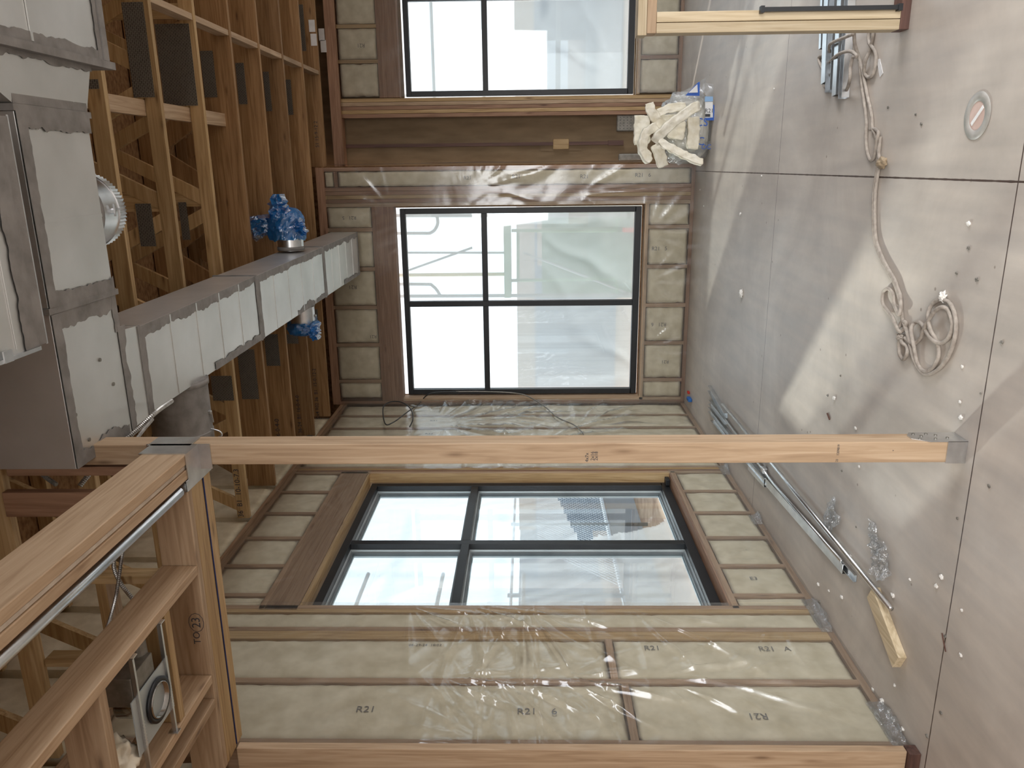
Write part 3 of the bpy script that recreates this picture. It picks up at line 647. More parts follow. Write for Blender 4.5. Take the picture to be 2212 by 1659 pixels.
flex('flexible_conduit', [W(270, 1160, 1, -5.3), W(262, 1210, 1, -5.35), W(250, 1290, 1, -5.4), W(230, 1360, 1, -5.5), W(212, 1395, 1, -5.6)], .008, 'long ribbed conduit looping down beside the red-marked chord')
flex('flexible_conduit', [W(250, 1190, 1, -5.3), W(246, 1225, 1, -5.3), W(262, 1262, 1, -5.3), W(292, 1300, 1, -5.3)], .009, 'ribbed conduit arching the other way near the header')
flex('flexible_conduit', [W(316, 1395, 1, -5.6), W(316, 1420, 1, -5.65), W(325, 1458, 1, -5.75)], .007, 'little ribbed conduit entering the light box')

# ------------------------------------------------------------------ short framed wall at the right
pw = empty('framed_wall_end', (3.3, -4.3, 0), 'low framed wall end with doubled studs cut by the picture edge', 'framed wall')
Y0, Y1 = -4.372, -4.285
board('top_plate', (3.058, Y0, 1.15), (5.5, Y1, 1.19), PALE[0], pw, .002); board('top_plate', (3.066, Y0, 1.108), (5.5, Y1, 1.149), FIR[0], pw, .002)
board('stud', (3.066, Y0, .042), (3.108, Y1, 1.107), PALE[2], pw, .002); board('stud', (3.111, Y0, .042), (3.153, Y1, 1.107), PALE[2], pw, .002)
board('stud', (3.52, Y0, .042), (3.56, Y1, 1.107), PALE[2], pw, .002)
board('bottom_plate', (3.066, Y0, 0), (5.5, Y1, .041), TREAT[0], pw, .002)
a = W(1645, 21, 1, -4.40); b = W(1945, 12, 1, -4.40)
mb = MB(); mb.box((a.x-.009, -4.41, b.z), (a.x+.009, -4.39, a.z)); mb.box((a.x-.014, -4.415, a.z-.01), (a.x+.014, -4.385, a.z+.006)); mb.box((a.x-.014, -4.415, b.z-.006), (a.x+.014, -4.385, b.z+.012))
mb.v = [V(v) for v in mb.v]
tagp(mb.build('iron_bar', BLACK), 'thin black iron bar upright beside the low framed wall end', 'bar')
# ------------------------------------------------------------------ ducts
def hexa(mb, P): mb.add(P, [(0, 3, 2, 1), (4, 5, 6, 7), (0, 1, 5, 4), (1, 2, 6, 5), (2, 3, 7, 6), (3, 0, 4, 7)])
MK = [0]
def mastic(name, par, p, q, inward, w, n, seed, rag=.35):
    """brushed-on band of sealant along an edge, ragged on its inner side"""
    MK[0] += 1; z_ = .0008*(MK[0] % 7); p, q, inw, n = V(p), V(q), V(inward), V(n); L = (q-p).length; k = max(6, int(L/.012)); mb = MB(); vs = []
    for i in range(k+1):
        t = i/k; c = p.lerp(q, t)
        ww = w*(1+rag*N3(t*L*9, seed)+rag*.7*N3(t*L*34, seed)+rag*1.3*max(0, N3(t*L*5, seed+4)-.15))
        for a in (0, ww): vs += [c+inw*a+n*(.0012+z_), c+inw*a+n*(.0018+z_)]
    fs = []
    for i in range(k):
        a = i*4; fs += [(a+1, a+3, a+7, a+5), (a, a+4, a+6, a+2), (a+2, a+6, a+7, a+3), (a, a+1, a+5, a+4)]
    fs += [(0, 2, 3, 1), (k*4, k*4+1, k*4+3, k*4+2)]
    return mesh(name, vs, fs, MASTIC, par)
D = (0, 0, -1)
# branch duct
bd = empty('branch_duct', (1.66, -2.5, 3.4), 'long rectangular metal duct running to the back window', 'duct')
def ax0(y): t = (y+4.79)/4.54; return 1.443+.019*t
def ax1(y): t = (y+4.79)/4.54; return 1.843+.044*t
segs = [(-4.79, -3.27), (-3.25, -1.62), (-1.60, -.25)]
for (a, b) in segs:
    mb = MB(); z0, z1 = 3.4, 3.665
    hexa(mb, [(ax0(a), a, z0), (ax1(a), a, z0), (ax1(b), b, z0), (ax0(b), b, z0), (ax0(a), a, z1), (ax1(a), a, z1), (ax1(b), b, z1), (ax0(b), b, z1)])
    ds = mb.build('duct_section', DUCT, bd, bevel=.002)
    nb = 5
    for i in range(1, nb):
        y = a+(b-a)*i/nb; m2 = MB(); m2.prism([(ax0(y)+.004, y-.006, z0-.0003), (ax1(y)-.004, y-.006, z0-.0003), (ax1(y)-.004, y+.006, z0-.0003), (ax0(y)+.004, y+.006, z0-.0003)], (0, 0, -.003)); m2.build('crease', DUCT, ds)
    mastic('sealant_band', bd, (ax1(a), a, z0), (ax1(b), b, z0), (-1, 0, 0), .045, D, a)
    mastic('sealant_band', bd, (ax0(a), a, z0), (ax1(a), a, z0), (0, 1, 0), .035, D, a+3, .2); mastic('sealant_band', bd, (ax0(b), b, z0), (ax1(b), b, z0), (0, -1, 0), .02, D, a+4, .2)
    mastic('sealant_band', bd, (ax0(b)+0, b, z0), (ax0((a+b)/2), (a+b)/2, z0), (1, 0, 0), .04, D, a+8, .5)
for y in (-3.26, -1.61, -4.80):
    mb = MB(); z0, z1 = 3.394, 3.671
    hexa(mb, [(ax0(y)-.006, y-.012, z0), (ax1(y)+.006, y-.012, z0), (ax1(y)+.006, y+.012, z0), (ax0(y)-.006, y+.012, z0), (ax0(y)-.006, y-.012, z1), (ax1(y)+.006, y-.012, z1), (ax1(y)+.006, y+.012, z1), (ax0(y)-.006, y+.012, z1)])
    mb.build('duct_flange', MASTIC, bd)
# main trunk
Z0, ZT = 3.395, 3.74
md = empty('main_duct', (2.1, -5.2, 3.4), 'main metal duct crossing overhead, joining the long branch', 'duct')
Yn, Yf = -5.41, -4.955
mb = MB(); mb.box((1.42, Yn, Z0), (2.012, Yf, ZT)); tee = mb.build('tee_box', DUCT, md, bevel=.002)
mb = MB(); hexa(mb, [(1.43, Yf, Z0+.001), (1.86, Yf, Z0+.001), (1.85, -4.80, Z0+.003), (1.436, -4.80, Z0+.003), (1.43, Yf, 3.69), (1.86, Yf, 3.69), (1.85, -4.80, 3.67), (1.436, -4.80, 3.67)]); mb.build('duct_neck', DUCT, md)
mb = MB(); mb.box((2.035, Yn, Z0), (2.705, Yf-.005, ZT)); mb.build('duct_section', DUCT, md, bevel=.002)
mb = MB(); mb.box((2.012, Yn-.008, Z0-.006), (2.034, Yf+.022, ZT)); mb.build('duct_flange', MASTIC, md); mb = MB(); mb.box((2.705, Yn-.008, Z0-.006), (2.728, Yf+.016, ZT)); mb.build('duct_flange', MASTIC, md)
mb = MB(); hexa(mb, [(2.729, Yn, Z0), (2.90, -5.75, Z0-.01), (2.90, -4.90, Z0-.01), (2.729, Yf, Z0), (2.729, Yn, ZT), (2.90, -5.75, ZT), (2.90, -4.90, ZT), (2.729, Yf, ZT)]); mb.build('duct_transition', DUCT, md)
mb = MB(); mb.box((2.925, -6.6, Z0-.03), (4.9, -4.84, ZT)); mb.build('wide_plenum', DUCT, md, bevel=.002)
mb = MB(); mb.box((2.90, -6.6, Z0-.045), (2.928, -4.77, ZT)); mb.build('duct_flange', MASTIC, md)
mb = MB(); mb.box((2.93, -4.838, Z0-.04), (4.9, -4.80, ZT)); mb.box((2.93, -4.80, Z0-.01), (4.9, -4.765, ZT)); mb.build('duct_flange', MASTIC, md)
m2 = MB(); m2.box((2.935, -5.30, Z0-.036), (4.9, -5.288, Z0-.031)); m2.build('crease', DUCT, md)
m2 = MB(); m2.box((2.33, Yn+.06, Z0-.004), (2.342, Yf-.01, Z0-.0005)); m2.build('crease', DUCT, md)
zz = Z0
mastic('sealant_band', md, (1.42, Yn, zz), (2.01, Yn, zz), (0, 1, 0), .05, D, 1.5, .15); mastic('sealant_band', md, (2.012, Yn, zz), (2.012, Yf, zz), (-1, 0, 0), .055, D, 2.5); mastic('sealant_band', md, (1.86, Yf, zz), (2.01, Yf, zz), (0, -1, 0), .04, D, 4)
mastic('sealant_band', md, (1.42, -4.98, zz), (1.88, -4.98, zz), (0, 1, 0), .05, D, 4.4); mastic('sealant_band', md, (1.42, Yn, zz), (1.42, -5.0, zz), (1, 0, 0), .05, D, 8.4, .5)
mastic('sealant_band', md, (2.034, Yn, zz), (2.034, Yf, zz), (1, 0, 0), .05, D, 5); mastic('sealant_band', md, (2.705, Yn, zz), (2.705, Yf, zz), (-1, 0, 0), .055, D, 6); mastic('sealant_band', md, (2.035, Yn, zz), (2.70, Yn, zz), (0, 1, 0), .055, D, 6.6, .15)
mastic('sealant_band', md, (2.729, Yn, zz), (2.729, Yf, zz), (1, 0, 0), .035, D, 7); mastic('sealant_band', md, (2.90, -5.75, zz-.01), (2.90, -4.9, zz-.01), (-1, 0, 0), .02, D, 9, .7)
mastic('sealant_band', md, (2.93, -6.6, zz-.03), (2.93, -4.84, zz-.03), (1, 0, 0), .035, D, 10, .3); mastic('sealant_band', md, (2.93, -4.84, zz-.03), (4.9, -4.84, zz-.03), (0, -1, 0), .03, D, 11, .3)
for (x, y) in ((1.78, -5.14), (1.66, -5.07), (1.62, -5.36), (1.50, -5.30)):
    mb = MB(); mb.tube([(x, y, Z0-.004), (x, y, Z0+.001)], .008, 10); mb.build('screw_head', PLATE, tee)
# near duct
nd_ = empty('return_duct', (2.4, -6.1, 3.2), 'nearest metal duct ending overhead, cut by the picture edge', 'duct')
mb = MB(); mb.box((1.985, -6.6, 3.2), (2.665, -5.80, 3.62)); mb.build('duct_section', DUCT, nd_, bevel=.002)
mb = MB(); mb.box((1.985, -5.80, 3.205), (2.665, -5.745, 3.6)); mb.build('duct_flange', MASTIC, nd_); mb = MB(); mb.box((1.98, -5.742, 3.21), (2.67, -5.732, 3.6)); mb.build('edge_angle', ZINC, nd_)
mastic('sealant_band', nd_, (1.985, -5.80, 3.2), (2.66, -5.80, 3.2), (0, -1, 0), .065, D, 3, .2)
mb = MB(); mb.box((1.975, -6.6, 3.19), (1.987, -5.80, 3.23)); mb.box((1.975, -5.98, 3.186), (2.01, -5.94, 3.19)); mb.build('edge_angle', ZINC, nd_)
m2 = MB(); m2.box((2.0, -5.905, 3.196), (2.65, -5.898, 3.1995)); m2.build('crease', DUCT, nd_)

# round collars
def collar(name, c, d, r, L, lab, crimp=True, m=ZINC, damper=False):
    c, d = V(c), V(d).normalized(); t = empty(name, c, lab, 'duct collar', 'round take-off collars on the ducts')
    mb = MB(); n = 128; a = V((0, 0, 1)) if abs(d.z) < .9 else V((1, 0, 0)); b = d.cross(a)
    prof = [(0, r*1.01), (L*.15, r), (L*.7, r), (L*.71, r*1.03), (L*.74, r)]
    vs = []
    for (s, rr) in prof: vs += [c+d*s+(a*math.cos(2*math.pi*i/n)+b*math.sin(2*math.pi*i/n))*rr for i in range(n)]
    for s in (.76, 1.0): vs += [c+d*L*s+(a*math.cos(2*math.pi*i/n)+b*math.sin(2*math.pi*i/n))*r*(.965 if (i % 2 and crimp) else 1.012) for i in range(n)]
    K = len(prof)+2
    mb.add(vs, [(k*n+i, k*n+(i+1) % n, (k+1)*n+(i+1) % n, (k+1)*n+i) for k in range(K-1) for i in range(n)])
    mb.build('collar_pipe', m, t)
    mb = MB(); mb.tube([c+d*.002, c+d*.03], r*1.05, 40); mb.build('sealant_band', MASTIC, t, True)
    if damper:
        mb = MB(); p = c+d*L*.45-a*r; mb.tube([p, p-a*.012], .012, 6); mb.bar(p-a*.012-b*.02, p-a*.012+b*.03, .008, .004); mb.bar(p-a*.01, p-a*.01+d*.06+b*.01, .012, .003); mb.build('damper_lever', ZINC, t)
    return t
collar('round_collar', (2.345, -4.96, 3.56), (0, 1, 0), .155, .22, 'bright crimped collar peeking out past the main duct edge', damper=True)
collar('round_collar', (1.885, -1.95, 3.56), (1, 0, 0), .10, .20, 'collar capped with a big blue bag on the far side of the branch duct')
collar('round_collar', (1.455, -1.90, 3.53), (-1, 0, 0), .10, .24, 'collar half wrapped in blue on the wall side of the branch duct', damper=True)
collar('round_collar', (1.455, -4.25, 3.52), (-1, 0, 0), .15, .40, 'large dark sealed collar beside the post top', m=MASTIC, damper=True)
pipe('wire_hanger', smoothpts([W(432, 922, 1, -4.25), W(450, 925, 1, -4.25), W(475, 932, 1, -4.25), W(478, 942, 1, -4.25), W(462, 946, 1, -4.25)], 5), .004, ZINC, 'little bent wire hook below the large sealed collar', 'wire')

# blue plastic caps
def blue(name, c, d, r, L, lab, seed, tails):
    c, d = V(c), V(d).normalized(); a = V((0, 0, 1)); b = d.cross(a); n = 48; vs = []; prof = [(0, 1.06), (.25, 1.10), (.5, 1.14), (.75, 1.12), (.95, .98), (1.08, .7), (1.12, .35), (1.13, .02)]
    P2 = []
    for i in range(len(prof)-1):
        for k in range(3):
            t = k/3; P2.append((prof[i][0]*(1-t)+prof[i+1][0]*t, prof[i][1]*(1-t)+prof[i+1][1]*t))
    P2.append(prof[-1])
    for (s, rr) in P2:
        for i in range(n):
            th = 2*math.pi*i/n; f = 1+.10*abs(math.sin(th*5+4*N3(s*3, seed)))+.16*N3(math.cos(th)*2, math.sin(th)*2, s*3+seed)
            so = s + (.18*N3(math.cos(th)*2.2, math.sin(th)*2.2, seed+3) if s < .3 else 0)
            vs.append(c+d*L*so+(a*math.cos(th)+b*math.sin(th))*r*rr*f)
    K = len(P2); fs = [(k*n+i, k*n+(i+1) % n, (k+1)*n+(i+1) % n, (k+1)*n+i) for k in range(K-1) for i in range(n)]
    o = mesh(name, vs, fs, BLUEB); tagp(o, lab, 'plastic bag', 'blue plastic caps on duct collars')
    for (p, q, w, w2) in tails:
        p, q = V(p), V(q); mb = MB(); k = 10; e = (q-p).normalized(); s1 = e.cross(V((0, 1, 0))).normalized(); vv = []; 
        for i in range(k+1):
            t = i/k
            for j in range(7): vv.append(p.lerp(q, t)+s1*((j/6-.5)*(w*(1-t)+w2*t))+V((0, .05*N3(j*1.1, i*.7, seed)+.02*(-1)**j, .03*N3(i*.9, j*1.3, seed))))
        mesh('loose_plastic', vv, [(i*7+j, i*7+j+1, i*7+j+8, i*7+j+7) for i in range(k) for j in range(6)], BLUEB, o)
    return o
blue('blue_bag', (1.97, -1.95, 3.57), (1, 0, .06), .118, .22, 'crumpled blue plastic bag covering the far side collar', 2, [((2.12, -2.0, 3.62), (2.05, -2.0, 3.86), .12, .20), ((2.14, -2.05, 3.60), (2.32, -2.05, 3.60), .20, .10), ((2.10, -2.06, 3.48), (2.02, -2.08, 3.40), .13, .05)])
blue('blue_bag', (1.30, -1.90, 3.53), (-1, 0, 0), .105, .10, 'blue plastic wrap on the wall side collar', 6, [((1.28, -2.0, 3.44), (1.17, -2.02, 3.40), .16, .06)])

# ------------------------------------------------------------------ clear film on the walls
PI = math.pi
# left wall, near part and under/over the window; v up
H = 3.70
sheet('vapour_film', (.002, -5.235, .0), (0, 1, 0), (0, 0, 1), (1, 0, 0), 1.19, H, VAPOR, 'clear film over the wide batts at the near end of the left wall', group='clear films stapled over the insulation', seed=1,
      amp=.010, ridge=[(1.923, .0), (1.638, .02), (1.27, .09)], staples=[(1.18, 1.72, .50, .055, -2.9, 1.2, 9), (1.18, 2.05, .40, .045, -2.6, 1.1, 9), (1.16, 2.40, .30, .040, -2.3, .9, 8), (1.14, 1.10, .50, .040, -2.5, .9, 8), (.47, 1.85, .32, .040, -2.4, 1.4, 8), (.47, 1.55, .3, .035, -2.0, 1.3, 8), (.5, 1.05, .3, .030, -1.7, 1.4, 7), (.50, 2.15, .28, .035, -2.2, 1.3, 9), (.47, .75, .3, .035, -1.6, 1.2, 7), (1.1, .3, .35, .03, 2.8, 1.3, 7), (.05, 1.9, .3, .02, 1.2, 1.2, 9)], res=.0105)
sheet('vapour_film', (.003, -4.05, 3.03), (0, 1, 0), (0, 0, 1), (1, 0, 0), 2.09, .69, VAPOR, 'clear film strip above the left wall window', group='clear films stapled over the insulation', seed=2, amp=.008, staples=[(.4, .02, .3, .02, 1.6, 1.4, 6), (1.2, .02, .3, .02, 1.4, 1.4, 6), (1.9, .05, .3, .02, 2.2, 1.2, 6)])
sheet('vapour_film', (.003, -4.05, .0), (0, 1, 0), (0, 0, 1), (1, 0, 0), 2.09, .515, VAPOR, 'clear film strip below the left wall window', group='clear films stapled over the insulation', seed=3, amp=.010, staples=[(.5, .47, .25, .024, -1.6, 1.4, 6), (1.3, .47, .25, .024, -1.4, 1.4, 6), (1.9, .47, .25, .022, -2, 1.2, 6)])
sheet('vapour_film', (.003, -1.95, .0), (0, 1, 0), (0, 0, 1), (1, 0, 0), 1.94, H, VAPOR, 'wrinkled clear film on the left wall between the window and the corner', group='clear films stapled over the insulation', seed=4, amp=.014, ridge=[(1.923, .0), (1.638, .0), (1.35, .0), (2.2, 0)],
      staples=[(1.2, 2.6, .6, .09, -1.6, 2.4, 9), (1.45, 2.1, .5, .08, -1.2, 1.8, 9), (.6, 2.3, .5, .08, -2, 1.6, 8), (1.1, 1.2, .5, .08, -1.0, 1.6, 8), (.7, 1.6, .5, .08, -1.6, 1.6, 8), (.15, 2.0, .3, .03, -1.6, 1.8, 9), (1.75, 1.0, .4, .03, -2.6, 1.4, 6)], res=.024)
# back wall
mk = lambda x, y: not (.06 < x < 2.11 and .49 < y < 3.04)
sheet('vapour_film', (.01, -.002, .0), (1, 0, 0), (0, 0, 1), (0, -1, 0), 2.50, 3.74, VAPOR, 'clear film around the back wall window', group='clear films stapled over the insulation', seed=5, amp=.010, mask=mk,
      staples=[(2.3, 2.2, .5, .03, -1.0, 1.2, 7), (2.2, 1.2, .5, .035, -1.6, 1.5, 7), (1.3, .47, .3, .025, -1.6, 1.5, 7), (.6, .47, .3, .025, -1.4, 1.5, 7), (1.0, 3.2, .3, .015, -1.6, 1.5, 5), (2.1, 3.1, .3, .02, 1.2, 1.5, 6), (1.8, .47, .3, .03, -1.2, 1.5, 8)], res=.024)
sheet('vapour_film', (2.517, .0, .0), (0, 1, 0), (0, 0, 1), (1, 0, 0), .98, 3.74, VAPOR, 'clear film hanging edge-on along the short return wall', group='clear films stapled over the insulation', seed=6, amp=.018, res=.05)
mk2 = lambda x, y: not (y > .49 and y < 3.06)
sheet('vapour_film', (3.26, .993, .0), (1, 0, 0), (0, 0, 1), (0, -1, 0), 2.2, 3.74, VAPOR, 'clear film above and below the recessed window', group='clear films stapled over the insulation', seed=7, amp=.008, mask=mk2, res=.03)
# torn film lying along the floor edge
for i, (y, l, lab) in enumerate(((-5.05, .30, 'silvery film lap on the floor edge nearest the jamb'), (-4.15, .34, 'film lap at the floor edge under the near window corner'), (-2.9, .16, 'little film lap at the floor edge under the window middle'), (-1.95, .2, 'film lap at the floor edge beside the post'))):
    vs = []; nx, ny = 8, 22
    for j in range(ny+1):
        for k in range(nx+1):
            t = k/nx; w = (.05+.03*N3(j*.4, i))*(math.sin(PI*j/ny)**.5)
            vs.append((.004+t*w, y-l/2+l*j/ny, .008+(1-t)**2*.06+.008*abs(N3(j*.8, k*.7, i))))
    o = mesh('film_lap', vs, [(j*(nx+1)+k, j*(nx+1)+k+1, j*(nx+1)+k+nx+2, j*(nx+1)+k+nx+1) for j in range(ny) for k in range(nx)], SCRAP, smooth=True); tagp(o, lab, 'plastic film', 'film laps along the floor edge')

# ------------------------------------------------------------------ outside
TEAR = [(-1.60, 1.50), (-1.73, 1.50), (-2.02, 1.42), (-2.80, 1.31), (-2.69, 1.13), (-2.46, .67), (-2.25, .52), (-1.6, .40)]
def gapmask(x, y):      # the film is torn back at the lower far corner
    X_, Y_ = -4.3+x, .1+y; c = False
    for (ax, ay), (bx_, by) in zip(TEAR, TEAR[1:]+TEAR[:1]):
        if (ay > Y_) != (by > Y_) and X_ < (bx_-ax)*(Y_-ay)/(by-ay)+ax: c = not c
    return not c
sheet('window_wrap', (-.30, -4.3, .1), (0, 1, 0), (0, 0, 1), (1, 0, 0), 2.6, 3.3, WRAP, 'milky film outside the left wall window, torn open at its lower far corner', group='milky films wrapped outside the windows', seed=8, amp=.03, mask=gapmask, staples=[(2.1, .9, .7, .06, PI, 1.0, 5), (1.9, 1.6, .6, .05, -2.4, 1, 5), (.6, 2.8, .5, .04, -1, 1.4, 5)], res=.02)
mk3 = lambda x, y: True
sheet('window_wrap', (-.1, .42, -.24), (1, 0, 0), (0, 0, 1), (0, -1, 0), 2.45, 3.64, WRAP, 'milky film outside the back wall window', group='milky films wrapped outside the windows', seed=9, amp=.02, staples=[(2.0, 2.0, .9, .05, -2.0, .9, 6), (.3, .5, .5, .05, 1.2, 1.2, 5)], res=.04)
sheet('window_wrap', (3.1, 1.42, .1), (1, 0, 0), (0, 0, 1), (0, -1, 0), 2.4, 3.3, WRAP, 'milky film outside the recessed window', group='milky films wrapped outside the windows', seed=10, amp=.02, staples=[(.3, .5, .7, .04, 1.0, 1.2, 6)], res=.04)
mb = MB(); mb.box((-30, -30, -.5), (30, 30, -.25)); tagp(mb.build('ground', SOIL), 'brown bare ground outside the building', 'ground', kind='stuff')
def flat(name, c): 
    return noisy(name, tuple(k*.9 for k in c), c, 2, .8)
TANW = flat('tan_wall', (.34, .27, .22)); BLUW = flat('blue_grey_wall', (.13, .17, .23)); PALW = flat('pale_grey_wall', (.36, .39, .43)); GRN = flat('green_netting', (.05, .16, .07)); GRNP = flat('green_paint', (.10, .26, .10)); YELP = flat('yellow_paint', (.62, .50, .12)); GRYP = flat('grey_pipe', (.22, .25, .27)); ORG = flat('orange_mark', (.8, .12, .08))
nb = empty('neighbour_building', (2, 9, -.25), 'blurred neighbouring building seen through the back windows', 'building')
mb = MB(); mb.box((-6, 9, -.25), (10, 9.5, 1.55)); mb.build('lower_wall', BLUW, nb); mb = MB(); mb.box((-6, 9.05, 1.55), (10, 9.6, 1.95)); mb.build('band', TANW, nb); 
for k, x in enumerate((-3.2, .4, 3.6, 6.4)):
    mb = MB(); mb.box((x, 8.92, -.25), (x+1.1, 9, 1.5)); mb.build('pilaster', TANW if k % 2 else PALW, nb)
# scaffold outside the back window
def scaf(root, P, r, m): mb = MB(); mb.tube(P, r, 8); mb.build('scaffold_tube', m, root, True)
sg1 = empty('scaffold_frame', (1.2, 1.7, -.25), 'green and grey scaffold frame outside the back window', 'scaffold')
Yq = 1.75
def Q(x, y): return W(x, y, 1, Yq)
scaf(sg1, [Q(700, 466), (Q(1400, 466).x, Yq, -.248)], .022, GRYP); scaf(sg1, [Q(700, 641), (Q(1400, 637).x, Yq, -.248)], .022, GRYP); scaf(sg1, [Q(700, 596), Q(1100, 592)], .022, YELP)
scaf(sg1, smoothpts([Q(700, 504), Q(900, 504), Q(932, 502), Q(945, 485), Q(944, 467)], 4), .02, GRYP); scaf(sg1, smoothpts([Q(700, 614), Q(905, 614), Q(935, 618), Q(952, 640)], 4), .02, GRYP)
scaf(sg1, smoothpts([Q(1105, 498), Q(1310, 498), Q(1332, 492), Q(1336, 467)], 4), .02, GRNP); scaf(sg1, smoothpts([Q(1105, 606), Q(1310, 602), Q(1330, 610), Q(1334, 638)], 4), .02, GRNP)
scaf(sg1, [Q(880, 585), Q(1020, 535)], .014, GRYP); scaf(sg1, [Q(1130, 545), Q(1360, 635)], .012, PALW); scaf(sg1, [Q(880, 546), Q(1100, 546)], .014, GRYP); scaf(sg1, [Q(1119, 500), Q(1119, 606)], .018, GRNP)
a, b = Q(1088, 470), Q(1104, 640)
mb = MB(); mb.box((min(a.x, b.x), Yq-.12, min(a.z, b.z)), (max(a.x, b.x), Yq+.45, max(a.z, b.z))); mb.build('scaffold_plank', GRNP, sg1)
a, b = W(1170, 420, 1, 3.2), W(1330, 640, 1, 3.2)
sheet('debris_netting', (b.x, 3.2, -.245), (1, 0, 0), (0, 0, 1), (0, -1, 0), a.x-b.x, a.z+.245, GRN, 'green netting and planting seen low through the back window', 'netting', seed=12, amp=.08, res=.06)
mb = MB(); p = W(1357, 497, 1, 3.0); mb.box((p.x-.03, 2.98, -.248), (p.x+.03, 3.02, p.z+.08)); tagp(mb.build('red_marker', ORG), 'small red marker glowing through the back window film', 'marker')
sg2 = empty('scaffold_frame', (-1.4, -3, -.25), 'grey scaffold outside the left wall window', 'scaffold')
for y in (-4.6, -3.4, -2.2):
    scaf(sg2, [(-1.4, y, -.25), (-1.4, y, 4.2)], .022, GRYP)
for z in (1.75, 2.55, 3.3): scaf(sg2, [(-1.4, -5.4, z), (-1.4, -1.2, z)], .02, GRYP)
mb = MB(); mb.box((-2.0, -5.4, 1.95), (-1.45, -3.3, 2.0)); mb.build('scaffold_plank', PALW, sg2)
sg3 = empty('scaffold_frame', (4.2, 2.6, -.25), 'pale scaffold outside the recessed window', 'scaffold')
for x in (3.4, 4.6, 5.6): scaf(sg3, [(x, 2.6, -.25), (x, 2.6, 4.4)], .022, GRYP)
for z in (2.25, 2.9): scaf(sg3, [(2.8, 2.6, z), (6.2, 2.6, z)], .02, GRYP)
# chain-link fence seen through the tear
fn_ = empty('chain_link_fence', (-3.2, -.5, -.25), 'chain-link fence visible through the torn film', 'fence')
mb = MB(); x = -3.2
for i in range(64):
    y0 = 1.6+i*.075
    for s in (1, -1): mb.bar((x+.003*s, y0, .37), (x+.003*s, y0+s*1.2, 1.57), .006, .006, side=(1, 0, 0))
mb.build('wire_mesh', ZINC, fn_)
for y in (1.4, 3.6, 6.4): mb = MB(); mb.tube([(x, y, -.25), (x, y, 2.0)], .03, 10); mb.build('fence_post', GRYP, fn_, True)
mb = MB(); mb.tube([(x, .6, .39), (x, 7, .39)], .02, 8); mb.tube([(x, .6, 1.95), (x, 7, 1.95)], .02, 8); mb.build('fence_rail', PALW, fn_, True)
mb = MB(); mb.box((-3.6, -1, -.249), (-3.5, 9, .36)); tagp(mb.build('site_barrier', PALW), 'pale low site barrier behind the chain-link fence', 'barrier')
mb = MB(); mb.box((-9, -12, -.249), (-8.5, 22, 2.0)); tagp(mb.build('site_wall', BLUW), 'dark grey far wall outside the left window', 'wall')

# ------------------------------------------------------------------ plywood bay bits
p0, p1 = W(745, 316, 1, 1.13), W(1340, 313, 1, 1.13)
mb = MB(); mb.box((p0.x-.018, 1.105, p1.z), (p0.x+.018, 1.1415, p0.z)); mb.box((p0.x-.026, 1.09, p1.z-.03), (p0.x+.026, 1.1415, p1.z+.14)); tagp(mb.build('conduit_run', TREAT[2]), 'dark vertical conduit on the bare sheathing of the recess', 'conduit')
p = W(1212, 311, 1, 1.09)
bxo = empty('junction_box', p, 'small orange-brown junction box on the bare sheathing', 'box')
mb = MB(); mb.box(p-V((.055, .0, .09)), p+V((.055, .045, .09))); mb.build('box_body', PINE[2], bxo, bevel=.012)
a, b = W(1168, 295, 1, 1.1), W(1256, 325, 1, 1.1)
mb = MB(); mb.box((min(a.x, b.x), 1.134, min(a.z, b.z)), (max(a.x, b.x), 1.1415, max(a.z, b.z))); mb.build('backing_plate', PLY, bxo)
for (xa, ya, xb, yb, lab) in ((1333, 247, 1400, 283, 'rounded dark perforated plate low beside the stud stack'), (1337, 332, 1400, 346, 'second dark plate low beside the return wall')):
    a, b = W(xa, ya, 1, 1.09), W(xb, yb, 1, 1.09)
    t = empty('steel_plate', ((a.x+b.x)/2, 1.115, b.z), lab, 'plate', 'dark plates low on the sheathing')
    mb = MB(); mb.box((min(a.x, b.x), 1.115, b.z), (max(a.x, b.x), 1.1415, a.z)); mb.build('plate_body', PLATE, t, bevel=.03)
    mb = MB(); 
    for i in range(5):
        for j in range(6): mb.box((min(a.x, b.x)+.03+.03*i-.004, 1.112, a.z-.04-.04*j-.004), (min(a.x, b.x)+.03+.03*i+.004, 1.1148, a.z-.04-.04*j+.004))
    if yb-ya > 20: mb.build('perforation', BLACK, t)

# cable looping by the corner
pipe('grey_cable', smoothpts([W(990, 846, 1, -.03), W(930, 850, 1, -.03), W(905, 872, 1, -.03), W(880, 890, 0, .09), W(850, 912, 0, .10), W(832, 915, 0, .10), W(828, 880, 0, .10), W(845, 868, 0, .10), W(870, 870, 0, .10), W(888, 885, 0, .10), W(892, 905, 0, .09), W(885, 922, 0, .05)], 8), .006, BLKC, 'black cable coil hanging in the left corner', 'cable', g='cables by the left corner')
pipe('grey_cable', smoothpts([W(985, 846, 1, -.03), W(1050, 846, 1, -.03), W(1110, 849, 1, -.03), W(1140, 856, 1, -.03), W(1175, 877, 0, .05), W(1205, 902, 0, .05), W(1240, 918, 0, .05), W(1258, 935, 0, .05), W(1262, 946, 0, .04)], 8), .006, PLATE, 'thin cable drooping from the window edge to the left wall', 'cable', g='cables by the left corner')
mb = MB(); p = W(894, 877, 0, .09); mb.bar(p-V((0, .03, .03)), p+V((0, .03, .03)), .035, .01, side=(1, 0, 0)); tagp(mb.build('cable_tag', PLATE), 'grey tag on the cable coil in the corner', 'tag')

